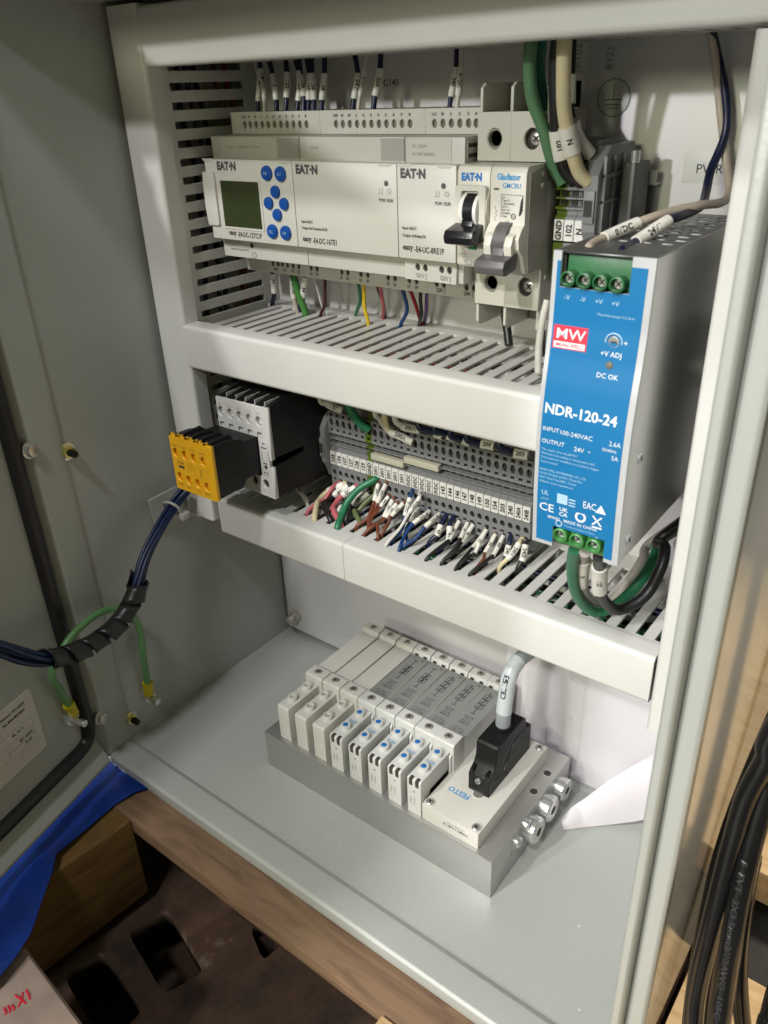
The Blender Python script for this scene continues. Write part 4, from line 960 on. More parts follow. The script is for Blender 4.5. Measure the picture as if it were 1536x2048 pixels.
plate('lower_front', [(28, -162), (52.2, -160.6), (CX1-2.6, -160.6), (CX1-2.2, -152.6), (CX1, -152.6), (CX1, -174.5), (28, -173.4)], [ell(p.x, p.z, 2.9, 3.2, 22) for p in cl], 'xz', CY, 2.9, 'contactor_white', con)
for p in cl: mk('screw_recess', ring((p.x, CY, p.z), 'y', 2.85, 2.85, 2.2, 2.85, 20), 'hole_dark', con)
for zz, w in ((-137.3, 1.2), (-140.2, 2.4), (-150.8, 1.8)): mk('indicator_slot', bx(56.6-w, 56.6+w, CY-.02, CY+.4, zz-.35, zz+.35), 'hole_dark', con)
mk('indicator', ring((56.8, CY, -153.2), 'y', 1.3, 1.2, -.05, .5, 16), 'hole_dark', con); mk('printed_symbol', [bx(54.4, 54.6, CY-.02, CY+.2, -149, -142.5), bx(58.6, 58.8, CY-.02, CY+.2, -149, -142.5)], 'print_grey', con)
mk('printed_symbol', [bx(54, 58, CY-.02, CY+.2, -157.4, -157.1), bx(57.6, 58, CY-.02, CY+.2, -159, -157.1), bx(54.6, 54.9, CY-.02, CY+.2, -158.6, -157.1)], 'print_black', con)
aux = thing('auxiliary_contact', 'black auxiliary contact block with bright yellow front plugged onto the contactor', 'contact block', (33, -50, -164))
AX0, AX1, AY, AZ0, AZ1 = 14.6, 52.1, -68.2, -163.2, -127.2
mk('body', prism([(CY-.1, -133.4), (CY-.1, -158), (-42, -158), (-46, AZ0+1), (AY+3, AZ0+.6), (AY+3, AZ1-.8), (-54, AZ1-.8), (-44, -130), (-40, -133)], AX0+.4, AX1-.4, 'x'), 'black_plastic', aux, bevel=.5)
def apx(x, y): q = un(320+x*.234375, 740+y*.234375, 'y', AY); return (q.x, q.z)
ah = [apx(*q) for q in ((132, 705), (208, 730), (285, 757), (366, 783), (172, 910), (247, 943), (325, 972), (402, 1002))]
plate('yellow_front', rrect(AX0, AX1, AZ0, AZ1, .8, 3), [ell(a, b, 2.95, 3.25, 22) for a, b in ah], 'xz', AY, 2.8, 'yellow_plastic', aux)
for a, b in ah:
    mk('screw_recess', ring((a, AY, b), 'y', 3.1, 3.1, 2.7, 2.8, 20), 'yellow_plastic', aux)
for i in range(4):
    a = ah[i][0]
    mk('lug_frame', [bx(a-3.2, a-2.2, AY+.2, AY+3.2, AZ1, AZ1+1.1), bx(a+2.2, a+3.2, AY+.2, AY+3.2, AZ1, AZ1+1.1), bx(a-3.2, a+3.2, AY+.2, AY+1.0, AZ1, AZ1+1.1)], 'yellow_plastic', aux)
    mk('fin', prism([(AY+3.2, AZ1-.7), (AY+3.2, AZ1+.6), (-50, AZ1+1.6), (-46, AZ1-2.4)], a+3.4, a+4.6, 'x'), 'black_plastic', aux, bevel=.2)
for i, s_ in enumerate(('53 NO', '61 NC', '71 NC', '83 NO')): text(s_, (ah[i][0], AY, ah[i][1]+5.1), X, Z, 1.6, 'yellow_print', aux, align='CENTER', sx=.8)
for i, s_ in enumerate(('54 NO', '62 NC', '72 NC', '84 NO')): text(s_, (ah[4+i][0], AY, ah[4+i][1]-4.9), X, Z, 1.6, 'yellow_print', aux, align='CENTER', sx=.8)
q = apx(185, 825); mk('plug_slot', bx(q[0]-2.6, q[0]+2.6, AY-.05, AY+.4, q[1]-.9, q[1]+.7), 'hole_dark', aux); text('XTCEXS', (q[0]-3.4, AY, q[1]+2.6), X, Z, 1.5, 'print_black', aux, bold=.03, sx=.85)
q = apx(262, 828); mk('printed_symbol', annulus(q, 2.3, 2.5, AY-.1, 26), 'yellow_print', aux); text('11', (q[0], AY, q[1]), X, Z, 1.8, 'yellow_print', aux, align='CENTER')
q = apx(355, 885)
for a, b, c, d in ((-6, 6, 2.6, 2.75), (-6, 6, -2.9, -2.75), (-6, -5.85, -2.9, 2.75), (5.85, 6, -2.9, 2.75)): mk('printed_line', bx(q[0]+a, q[0]+b, AY-.06, AY, q[1]+c, q[1]+d), 'yellow_print', aux)
text('XS22', (q[0]-.6, AY, q[1]), Z, -X, 1.6, 'print_black', aux, align='CENTER')

# ================================================================== valve island
MX, MY, MZ, ML, MD, MH = 64.56, -66.80, FZ, 184.83, 101.48, 31.30
MT = MZ+MH
man = thing('valve_manifold', 'long aluminium manifold block on the cabinet floor carrying the valves', 'manifold', (MX+ML/2, MY+MD/2, MZ))
mk('block', bx(MX, MX+ML, MY, MY+MD, MZ+.05, MT), 'aluminium', man, bevel=.7)
for x, y in ((243.6, 13.3), (243.7, -5.4)): mk('bore', ring((x, y, MT), 'z', 2.5, 2.5, -.5, .04, 20), 'hole_dark', man); mk('bore_rim', lathe((x, y, MT), 'z', [(2.9, 0), (2.9, .06), (2.4, .06), (2.4, -.2)], 20), 'zinc', man)
E1 = MX+ML
for y, z, r in ((-22.0, -353.6, 8.6), (-3.0, -352.0, 8.6), (16.5, -352.0, 7.6)):
    q = mk('port_plug', lathe((E1, y, z), 'x', [(r*.9, 0), (r*.9, 2.2), (r, 2.3), (r, 6.6), (r*.9, 7.6), (r*.36, 7.6), (r*.34, 5.0)], 30), 'zinc', man)
    mk('hex_socket', ring((E1, y, z), 'x', r*.36, r*.36, 7.2, 7.66, 6), 'hole_dark', q)
for y, z, r in ((-27.5, -345.8, 3.6), (-39.0, -350.0, 3.6)):
    q = mk('pilot_plug', lathe((E1, y, z), 'x', [(r, 0), (r, 3), (r*.8, 3.8), (r*.4, 3.8), (r*.36, 2)], 22), 'zinc', man)
text('1', (E1, -44, -358), Y, Z, 3.5, 'print_black', man)
def valve_shell(x, blank, label):
    t = thing('valve' if not blank else 'blanking_plate', label, 'valve' if not blank else 'blanking plate', (x+5, -20, MT), 'solenoid valves on the manifold' if not blank else 'blanking plates on the manifold')
    m = 'valve_white' if blank else 'valve_white_cool'; zt = MT+28.6; B0, B1 = x-2.2, x+12.9
    mk('coil_cap', prism([(-63.4, MT+.1), (-63.4, zt-1.0), (-62.2, zt), (-32.2, zt), (-32.2, MT+.1)], x, x+10.2, 'x') if blank else prism([(-64.0, MT+.1), (-64.0, zt-1.0), (-62.8, zt), (-32.2, zt), (-32.2, MT+15), (-54, MT+15), (-56, MT+.1)], x, x+10.2, 'x'), m, t, bevel=.55)
    if not blank: mk('coil_core', bx(x+.8, x+9.4, -55, -32.4, MT+.1, MT+14.9), 'valve_dark', t)
    for y in (-53.2, -38.6):
        mk('manual_button', lathe((x+5.1, y, zt), 'z', [(3.5, -.3), (3.5, 2.2), (3.1, 2.9), (1.9, 2.9), (1.7, 1.8)], 26), m, t, bevel=0)
        if blank: mk('button_dimple', ring((x+5.1, y, zt), 'z', 1.75, 1.75, 1.5, 1.9, 18), 'device_mid', t)
        else: mk('blue_override', lathe((x+5.1, y, zt), 'z', [(1.85, 1.6), (1.85, 2.75), (1.4, 3.0)], 20), 'print_blue', t); 
    # clamp block with screw, valve body, rear clamp
    zb = MT+32.0
    mk('front_clamp', prism([(-32, MT+.1), (-32, MT+33.6), (-30.8, MT+34.6), (-21.2, MT+34.6), (-19.6, MT+33), (-19.6, MT+.1)], B0, B1, 'x'), m, t, bevel=.5)
    screw(((B0+B1)/2, -26.2, MT+34.5), 'z', 2.9, t)
    mk('body', bx(B0+.25, B1-.25, -19.5, 31.5, MT+.1, zb), m, t, bevel=.5)
    mk('rear_clamp', prism([(31.6, MT+.1), (31.6, MT+31), (33.4, MT+35), (40.5, MT+35.4), (42.2, MT+33), (42.2, MT+14), (34, MT+.1)], B0+.1, B1-.1, 'x'), m, t, bevel=.5)
    screw(((B0+B1)/2, 37.2, MT+35.2), 'z', 2.9, t)
    if not blank:
        for dx in (1.6, 6.2): mk('lamp_window', bx(x+dx, x+dx+2.5, -64.3, -61.0, zt-5.2, zt+.12), 'led_window', t, bevel=.3)
        mk('vent_dot', ring((x+5.2, -64.0, zt-9.6), 'y', .8, .8, -.06, .3, 14), 'print_grey', t)
        text('8042550', (x+2.7, -64.0, MT+11), Z, -X, 1.3, 'print_grey', t, align='CENTER', sx=.8); text('R1H34A5', (x+5.4, -64.0, MT+11), Z, -X, 1.3, 'print_grey', t, align='CENTER', sx=.8)
        text('FESTO', (x+5.1, -45.9, zt), -X, -Y, 1.9, 'print_lightblue', t, bold=.04, align='CENTER', sx=.85); text('12', (x+3.4, -48.9, zt), -X, -Y, 1.3, 'print_lightblue', t, align='CENTER'); text('14', (x+5.1, -33.9, zt), -X, -Y, 1.3, 'print_lightblue', t, align='CENTER')
        for k in range(2): mk('clamp_window', bx(x+.4+k*7.4, x+3.0+k*7.4, 31.3, 31.9, MT+31.4, MT+33.4), 'hole_dark', t)
        mk('hook', prism([(-32.4, MT+10), (-34.2, MT+12), (-34.2, MT+26), (-32.4, MT+28)], B1-2.2, B1-.9, 'x'), m, t, bevel=.3)
        mk('type_label', bx(B0+.5, B1-.5, -19.0, 31.2, zb+.01, zb+.12), 'valve_label', t)
    return t
def valve_print(t, x, kind):
    zb = MT+32.13; B0, B1 = x-2.2, x+12.9; xm = (B0+B1)/2
    text('FESTO  VUVG', (xm, -16.6, zb), -X, -Y, 1.25, 'print_black', t, align='CENTER', bold=.02, sx=.85); text('573 485  A7F4', (xm, -14.0, zb), -X, -Y, 1.15, 'print_black', t, align='CENTER', sx=.85)
    for k, s_ in enumerate(('0.15...0.8 MPa', '22...116 psi', '1.5...8 bar', '24V DC 1W')): text(s_, (xm, -8.6+k*2.3, zb), -X, -Y, 1.15, 'print_black', t, bold=.06, align='CENTER', sx=.85)
    # pneumatic symbol: a row of boxes with arrows, along the valve
    n = 2 if kind == 0 else 3
    for k in range(n):
        y0 = 8+k*5.4
        for a, b, c, d in ((xm-2.6, xm+2.6, y0, y0+.4), (xm-2.6, xm-2.2, y0, y0+5.4), (xm+2.2, xm+2.6, y0, y0+5.4), (xm-2.6, xm+2.6, y0+5.0, y0+5.4)): mk('printed_line', bx(a, b, c, d, zb, zb+.06), 'print_black', t)
        v = [(xm-2, y0+.6, zb+.05), (xm-1.4, y0+.6, zb+.05), (xm+2, y0+4.8, zb+.05), (xm+1.4, y0+4.8, zb+.05)]
        mk('printed_line', (v, [(0, 1, 2, 3)]), 'print_black', t)
        if kind == 0: mk('printed_line', bx(xm-.7, xm+.9, y0+1.2, y0+4.2, zb, zb+.06), 'print_black', t)
    text('14 84  12 82/84', (xm-3.9, 14, zb), Y, X, 1.3, 'print_black', t, bold=.06, align='CENTER', sx=.8); text('5 1 3   4 2', (xm+4.0, 14, zb), Y, X, 1.3, 'print_black', t, bold=.06, align='CENTER', sx=.8)
    mk('printed_line', bx(xm-.25, xm+.25, 2.5, 26, zb, zb+.05), 'print_black', t); mk('printed_line', bx(xm-1.6, xm+1.6, 2.5, 3.0, zb, zb+.05), 'print_black', t); mk('printed_line', bx(xm-1.6, xm+1.6, 25.5, 26.0, zb, zb+.05), 'print_black', t)
    mk('printed_line', bx(xm+3.6, xm+4.8, 27.6, 28.6, zb, zb+.06), 'print_black', t)
VX = [77.5, 93.6, 109.6, 125.2, 141.0, 156.8, 172.4, 187.4]
bl = None
for i, x in enumerate(VX[:3]):
    lab = ('plain white blanking plate, outermost on the manifold', 'plain white blanking plate, middle of the three', 'plain white blanking plate beside the first valve')[i]
    if bl is None: bl = valve_shell(x, True, lab); bx0 = x
    else: copies(bl, (x+5, -20, MT), lab)
va = None
VL = ('solenoid valve beside the blanking plates with dense black symbol print', 'second solenoid valve from the blanking plates with dense black symbol print', 'solenoid valve in the middle of the five with thin symbol print', 'second solenoid valve from the connector cover with thin symbol print', 'solenoid valve beside the connector cover with blue override buttons')
for i, x in enumerate(VX[3:]):
    if va is None: va = valve_shell(x, False, VL[0]); t = va; vparts = list(va.children); vsub = {ch: list(ch.children) for ch in vparts}
    else:
        t = va.copy(); col.objects.link(t); og = (x+5, -20, MT); ORG[t] = Vector(og); t.location = (og[0]*S, og[1]*S, (og[2]+OFFZ)*S); t['label'] = VL[i]
        for ch in vparts:
            c = ch.copy(); col.objects.link(c); c.parent = t; ORG[c] = Vector(og)
            for g in vsub[ch]: d_ = g.copy(); col.objects.link(d_); d_.parent = c; ORG[d_] = Vector(og)
    valve_print(t, x, 0 if i < 2 else 1)
# connector cover and plug
cov = thing('connector_cover', 'cream connector cover with blue lettering at the end of the valve row', 'cover', (218, -20, MT))
mk('cover', bx(198.4, 238.4, -64.2, 22.6, MT+.1, MT+12.7), 'valve_white', cov, bevel=.9)
for x, y in ((201.8, -60.4), (234.6, -60.4), (234.4, 18.4), (202, 18.4)):
    mk('screw_boss', ring((x, y, MT), 'z', 3.4, 3.4, 12.0, 12.95, 22), 'valve_white', cov); screw((x, y, MT+12.9), 'z', 2.7, cov, h=1.0)
text('FESTO', (212.2, -44.0, MT+12.7), -X, -Y, 4.0, 'print_lightblue', cov, bold=.06, align='CENTER', sx=.95)
text('VAEM-L1-S-M1-25', (222.5, -64.2, MT+6.6), -X, -Z, 1.7, 'print_black', cov, bold=.03, align='CENTER'); text('573440 POLJ', (222.5, -64.2, MT+9.2), -X, -Z, 1.6, 'print_grey', cov, align='CENTER')
mk('cable_bush', ring((222.5, -38.5, MT), 'z', 3.0, 3.0, 12, 13.6, 20), 'screw_steel', cov)
plug = thing('multipin_plug', 'black angled multipin plug sitting on the connector cover', 'plug', (222, -12, MT+12.8))
b0 = MT+12.8
px0, px1 = 214.6, 229.2
pp = [(-37.4, b0), (-37.4, b0+13.5), (-35.6, b0+15.0), (-31.5, b0+18), (-29.4, b0+22), (-28.6, b0+31.8), (-26.8, b0+33.4), (4.5, b0+33.4), (6.8, b0+31), (7.6, b0+24), (9.4, b0+21.6), (14.2, b0+21.2), (15, b0+20), (15, b0)]
mk('hood', prism(pp, px0, px1, 'x'), 'black_plastic', plug, bevel=.8, seg=3)
mk('screw_pocket', [bx(px0+1.0, px0+3.4, -37.2, -31, b0+13, b0+17.5), bx(px1-3.4, px1-1.0, -37.2, -31, b0+13, b0+17.5)], 'black_plastic', plug, bevel=.6)
screw(((px0+px1)/2, -37.2, b0+10.6), 'y', 2.1, plug, 'zinc', h=1.6); mk('front_slot', bx(px0+2, px1-2, -37.7, -37.2, b0+2.2, b0+3.0), 'hole_dark', plug); mk('front_seam', bx((px0+px1)/2-.15, (px0+px1)/2+.15, -37.65, -37.2, b0+3.4, b0+9), 'hole_dark', plug)
sw = spline([Vector((px1+.05, y, z)) for y, z in ((-30, b0+9), (-22, b0+8), (-16, b0+12), (-11, b0+19), (-4, b0+23), (8, b0+23.6))], 8)
mk('hood_seam', tube(sw, .35, 6), 'black_gloss', plug)
sw = spline([Vector((px1+.05, y, z)) for y, z in ((-22, b0+16), (-16, b0+21), (-8, b0+27.5))], 8); mk('hood_seam', tube(sw, .3, 6), 'black_gloss', plug)
mk('cable_neck', lathe((222, -10, b0), 'z', [(5.6, 32.8), (5.5, 35.0), (4.9, 35.4)], 24), 'black_plastic', plug)
cpts = [Vector((222, -10, b0+33.6)), Vector((222.2, -9.8, b0+46))]+[un(1012, 1390, 'y', -7), un(1019, 1352, 'y', -4), un(1036, 1322, 'y', 4), un(1066, 1300, 'y', 18), un(1100, 1285, 'y', 34), un(1120, 1240, 'y', 50)]
cb = mk('grey_cable', tube(spline(cpts, 8), 4.6, 18), 'cable_grey'); tag(cb, 'grey control cable rising from the black plug with white label', 'cable')
sp, ln = cut(spline(cpts, 8), .12, .50)
sl = mk('cable_label', tube(sp, 4.85, 20), 'cable_label', cb)
md = sp[4]; T_ = (sp[8]-sp[0]).normalized(); N_ = CV-md; N_ = (N_-T_*N_.dot(T_)).normalized(); N_ = (Matrix.Rotation(R_(-18), 3, T_) @ N_); B_ = N_.cross(T_)
vs, fs = text_mesh('CBL155', round(min(3.4, ln*.88/6.0), 2), .07, 'CENTER', 1.0)
qv = []
for x, y in vs:
    k = min(7.99, max(0, (x/ln+.5)*8)); i = int(k); c = sp[i].lerp(sp[i+1], k-i); Tl = (sp[i+1]-sp[i]).normalized(); Nl = (N_-Tl*N_.dot(Tl)).normalized(); Bl = Nl.cross(Tl); qv.append(c+Nl*(5.0*math.cos(y/5))+Bl*(5.0*math.sin(y/5)))
me = bpy.data.meshes.new('lettering'); me.from_pydata([tuple((p-ORG[cb])*S) for p in qv], [], fs); link('lettering', me, sl, None, 'print_black')
# ================================================================== wires
def zo(ox, oy, s): return lambda L: [(ox+x*s, oy+y*s) for x, y in L]
TG = zo(460, 90, .32552)
GT = 'wires from the top duct into the relays'
top = [
 ('navy', [(178, 70), (188, 150), (183, 205), (173, 345), (168, 405)], '24V1', 'navy wire into the 24 V terminal, next to a white one', 1.25),
 ('white', [(146, 70), (172, 170), (202, 212), (212, 345), (208, 405)], '0VDC', 'white wire into the first 0 V terminal of the display relay', 1.2),
 ('navy', [(236, 70), (262, 185), (274, 240), (285, 340), (285, 405)], '121', 'navy wire into input one of the display relay', 1.45),
 ('navy', [(338, 60), (350, 172), (352, 240), (348, 325), (338, 405)], '122', 'navy wire into input two of the display relay', 1.45),
 ('navy', [(392, 60), (422, 165), (430, 250), (420, 345), (406, 405)], '123', 'navy wire crossing its neighbour above the display relay', 1.45),
 ('navy', [(420, 60), (436, 190), (450, 250), (455, 318), (450, 405)], '124', 'navy wire crossed by its neighbour above the display relay', 1.45),
 ('navy', [(466, 55), (488, 178), (488, 260), (484, 340), (480, 405)], '125', 'navy wire of the close pair above the display relay, with longer tail', 1.4),
 ('navy', [(500, 55), (506, 178), (512, 260), (516, 340), (512, 405)], '126', 'navy wire of the close pair above the display relay, with shorter tail', 1.4),
 ('navy', [(582, 45), (580, 178), (574, 260), (566, 340), (560, 405)], '128', 'navy wire into input eight of the display relay', 1.45),
 ('navy', [(762, 30), (786, 178), (778, 250), (762, 332), (750, 400)], '24V1', 'navy wire into the 24 V terminal of the wide relay module', 1.45),
 ('white', [(848, 30), (826, 155), (816, 240), (798, 310), (784, 400)], '0VDC', 'thin wire into the 0 V terminal of the wide relay module', 1.0),
 ('navy', [(926, 20), (922, 148), (910, 230), (892, 315), (876, 395)], '203', 'navy wire into input one of the wide relay module', 1.5),
 ('navy', [(1394, -10), (1388, 140), (1374, 230), (1358, 320), (1344, 385)], '240', 'navy wire into the supply terminal of the narrow relay module', 1.25),
 ('white', [(1424, -10), (1420, 135), (1412, 230), (1402, 315), (1392, 385)], '0VDC', 'white wire into the 0 V terminal of the narrow relay module', 1.3)]
for c, px, s_, lab, r in top:
    p = pxpath(TG(px), 40, 33); p[-1] = Vector((p[-1].x, p[-1].y, 44.0))
    wire(lab, p, r, c, GT, [(1, 3, s_)], sr=1.35)
GB = 'wires from the relays into the middle duct'
low = [('navy', [(543, 530), (545, 546), (549, 584), (553, 612), (556, 628)], 1.6, '24V1', 'navy wire with marker sleeve below the 24 V output of the display relay'),
 ('leaf', [(576, 512), (585, 545), (598, 590), (617, 632), (626, 648)], 2.3, None, 'thick leaf-green earth wire below the display relay'),
 ('tan', [(583, 540), (584, 556), (588, 596), (592, 625), (594, 640)], 1.4, '0VDC', 'tan wire behind the thick green earth wire'),
 ('navy', [(611, 540), (610, 553), (606, 594), (606, 626), (606, 642)], 1.7, '134', 'navy wire with marker sleeve beside the thick green earth wire'),
 ('white', [(624, 542), (632, 568), (641, 600), (645, 630), (647, 642)], .9, None, 'thin white wire below the display relay'),
 ('darkred', [(650, 548), (650, 575), (649, 610), (647, 634), (646, 646)], 1.1, None, 'thin dark red wire below the display relay'),
 ('green', [(715, 560), (720, 585), (720, 605), (717, 634), (716, 648)], 1.1, None, 'thin green wire below the wide relay module'),
 ('yellow', [(727, 560), (728, 585), (729, 615), (729, 648), (729, 662)], 1.15, None, 'thin yellow wire below the wide relay module'),
 ('grey', [(752, 562), (757, 582), (766, 605), (775, 638), (780, 655)], 1.0, None, 'thin grey wire below the wide relay module'),
 ('pink', [(761, 565), (762, 585), (767, 612), (772, 640), (775, 656)], 1.15, None, 'thin pink wire below the wide relay module'),
 ('blue', [(802, 570), (809, 592), (814, 622), (813, 655), (812, 668)], 1.15, None, 'thin blue wire below the wide relay module'),
 ('red', [(817, 572), (825, 592), (834, 618), (832, 650), (831, 664)], 1.15, None, 'thin red wire below the wide relay module'),
 ('black', [(841, 577), (841, 600), (843, 630), (848, 655), (850, 670)], 1.1, None, 'thin black wire below the narrow relay module'),
 ('purple', [(855, 578), (853, 600), (852, 630), (852, 650), (852, 664)], 1.1, None, 'thin purple wire below the narrow relay module')]
for c, px, r, s_, lab in low:
    e = un(px[-2][0], px[-2][1], 'z', -74); e.x = 9+10*round((e.x-9)/10)
    p = pxpath(px, 36, e.y)
    p[-2] = Vector((e.x, e.y, -73.5)); p[-1] = Vector((e.x, e.y-1, -84))
    wire(lab, p, r, c, GB, [(1, 2, s_)] if s_ else [], sr=1.35)
# wires under the long terminal strip
TF = zo(620, 900, .299479)
GS = 'wires from the terminal strip into the lower duct'
strip = [
 ('pink', [(185, 222), (150, 250), (95, 335), (45, 395), (15, 425)], 1.5, None, 'pink wire half hidden behind the cream one'),
 ('cream', [(222, 232), (120, 278), (65, 330), (48, 395), (66, 468)], 2.2, (0, 1, '108'), 'cream wire curling out of the terminal strip'),
 ('black', [(258, 240), (158, 302), (108, 342), (95, 405), (112, 455)], 2.2, (0, 1, '109'), 'black wire curling down beside the cream one'),
 ('pink', [(305, 250), (214, 305), (170, 360), (158, 425), (180, 488)], 2.1, (0, 1, '122'), 'pink wire curling down between black ones'),
 ('white', [(335, 300), (270, 335), (225, 375), (205, 420), (210, 455)], 1.8, None, 'white wire behind the thick green one'),
 ('black', [(392, 282), (288, 362), (262, 410), (260, 450), (275, 490)], 2.1, (0, 1, '125'), 'black wire with tilted marker sleeve under the thick green one'),
 ('olive', [(435, 300), (370, 352), (322, 408), (300, 450), (300, 478)], 1.9, None, 'olive green wire beside the thick green one'),
 ('green', [(432, 198), (330, 258), (252, 345), (218, 430), (216, 522)], 2.6, None, 'thick green earth wire from the GND terminal of the strip'),
 ('brown', [(458, 226), (430, 340), (412, 400), (380, 470), (342, 522)], 1.35, (0, 1, '24V1'), 'brown wire nearest the earth terminal'),
 ('brown', [(508, 226), (450, 352), (425, 420), (395, 480), (352, 525)], 1.35, (0, 1, '24V1'), 'brown wire with the longest 24V1 sleeve'),
 ('brown', [(525, 310), (470, 378), (440, 420), (410, 470), (372, 520)], 1.2, (0, 1, '24V'), 'brown wire half hidden behind two others'),
 ('brown', [(552, 332), (492, 448), (465, 490), (440, 530), (405, 568)], 1.3, (0, 1, '24V1'), 'brown wire in the second brown pair'),
 ('brown', [(580, 358), (505, 452), (478, 500), (455, 535), (425, 570)], 1.25, (0, 1, '24V1'), 'brown wire crossing in the second brown pair'),
 ('brown', [(626, 354), (545, 440), (528, 480), (516, 525), (516, 580)], 1.3, (0, 1, '203'), 'single brown wire hanging straight with a 203 sleeve'),
 ('blue', [(682, 275), (668, 322), (635, 440), (610, 535), (565, 615)], 1.45, (1, 2, '0VDC'), 'blue wire nearest the brown wires'),
 ('white', [(726, 290), (732, 315), (665, 415), (600, 525), (525, 640)], 1.15, (1, 2, '0VDC'), 'white wire among the blue wires'),
 ('blue', [(724, 392), (705, 420), (668, 482), (640, 545), (652, 622)], 1.3, (0, 2, '0VDC'), 'blue wire bending back on itself'),
 ('blue', [(796, 410), (760, 440), (690, 492), (640, 560), (608, 668)], 1.3, (0, 2, '0VDC'), 'blue wire below the tilted 0VDC sleeve'),
 ('blue', [(862, 430), (830, 460), (768, 515), (705, 590), (636, 655)], 1.3, (0, 2, '0VDC'), 'blue wire furthest from the brown wires'),
 ('navy', [(905, 440), (892, 478), (875, 500), (848, 592), (832, 625)], 1.7, (2, 3, '143'), 'navy wire first after the blue wires, marked 143'),
 ('navy', [(955, 450), (942, 482), (934, 512), (924, 605), (884, 665)], 1.7, (2, 3, '144'), 'navy wire second after the blue wires, marked 144'),
 ('black', [(996, 478), (960, 540), (928, 602), (870, 670), (790, 732)], 1.2, (0, 2, '146'), 'black wire touching the second navy sleeve, marked 146'),
 ('black', [(1052, 490), (1028, 540), (1004, 592), (960, 665), (884, 755)], 1.2, (0, 2, '147'), 'black wire in front of an overlapping pair, marked 147'),
 ('black', [(1088, 502), (1050, 560), (1012, 618), (975, 675), (900, 755)], 1.2, (0, 2, '148'), 'black wire behind in an overlapping pair, marked 148'),
 ('black', [(1176, 536), (1140, 600), (1098, 690), (1060, 730), (985, 785)], 1.2, (0, 2, '150'), 'black wire with the longest sleeve near the brown one, marked 150'),
 ('black', [(1160, 560), (1120, 610), (1085, 655), (1040, 715), (970, 788)], 1.1, (0, 2, '149'), 'black wire with a 149 sleeve beside another'),
 ('brown', [(1236, 566), (1205, 625), (1168, 688), (1160, 740), (1118, 792)], 1.15, (0, 2, '154'), 'brown wire with a 154 sleeve among black wires'),
 ('black', [(1290, 576), (1258, 640), (1222, 704), (1170, 745), (1072, 826)], 1.2, (0, 2, '203'), 'black wire just past the lone brown one, marked 203'),
 ('navy', [(1338, 580), (1336, 600), (1328, 635), (1310, 712), (1296, 760)], 1.6, (2, 3, '240'), 'navy wire beside the last cream one, marked 240'),
 ('cream', [(1410, 602), (1396, 622), (1358, 685), (1318, 746), (1284, 782)], 1.55, (1, 3, '240A'), 'cream wire with a 240A sleeve'),
 ('black', [(1450, 618), (1440, 632), (1428, 700), (1412, 775), (1400, 800)], 1.7, (1, 3, '240B'), 'wire with a 240B sleeve at the end of the strip')]
for c, px, r, sl_, lab in strip:
    q = TF(px); e = un(*q[-1], 'z', -192.2); e.x = 237.1+10*round((e.x-237.1)/10)
    p = pxpath(q, 19.0, max(-8.5, min(12, e.y)))
    p = [Vector((v.x, v.y, max(v.z, -191+r*.2))) if i < len(p)-1 else v for i, v in enumerate(p)]
    p[-2].z = max(p[-2].z, -188); p[-1] = Vector((e.x, e.y, -192.5)); p += [Vector((e.x-.2, e.y+1.0, -200)), Vector((e.x-.6, e.y+5, -208))]
    st = p[0]; p = [Vector((st.x, 21.2, st.z+.8))]+p
    wire(lab, p, r*.88, c, GS, [(sl_[0]+1, sl_[1]+1, sl_[2])] if sl_ else [], sr=1.33)
# wires coming down from the middle duct into the top of the strip
TE = zo(620, 760, .338542)
GU = 'wires between the middle duct and the top of the terminal strip'
upper = [('white', [(60, 110), (100, 140), (150, 165), (190, 178)], 1.9, (1, 3, '127'), 'sleeved wire above the first terminals of the strip'),
 ('green', [(225, 140), (262, 210), (305, 265), (352, 298)], 2.7, None, 'thick green earth wire entering the GND terminal from above'),
 ('white', [(385, 185), (410, 225), (435, 265), (462, 300)], 1.8, None, 'white wire beside the upper earth wire'),
 ('cream', [(440, 200), (470, 300), (530, 330), (605, 368)], 1.9, (1, 3, '200A'), 'cream wire with a tilted 200A sleeve'),
 ('white', [(500, 215), (545, 270), (590, 285), (650, 295)], 1.9, (1, 3, '200A'), 'white wire tucked under the middle duct'),
 ('navy', [(640, 262), (690, 295), (735, 312), (780, 330)], 2.0, (2, 3, '141'), 'navy wire with blunt sleeve under the middle duct'),
 ('navy', [(735, 285), (775, 310), (810, 325), (862, 345)], 2.0, (2, 3, '141'), 'navy wire with a tapered sleeve under the duct'),
 ('navy', [(830, 310), (870, 345), (900, 352), (945, 368)], 2.0, (2, 3, '40'), 'navy wire with a short sleeve under the duct'),
 ('navy', [(925, 330), (975, 372), (1010, 375), (1090, 390)], 2.1, (2, 3, '204'), 'navy wire with a longer sleeve under the duct'),
 ('navy', [(1115, 375), (1175, 420), (1205, 430), (1290, 445)], 2.2, (2, 3, '203'), 'navy wire next to the power supply under the duct')]
for c, px, r, sl_, lab in upper:
    p = pxpath(TE(px), 12, 18.0)
    p = [Vector((p[0].x-2, 20, -100))]+p if c != 'green' else [Vector((p[0].x-2, 14, -100))]+p
    wire(lab, p, r, c, GU, [(sl_[0]+1, sl_[1]+1, sl_[2])] if sl_ else [], sr=1.3)
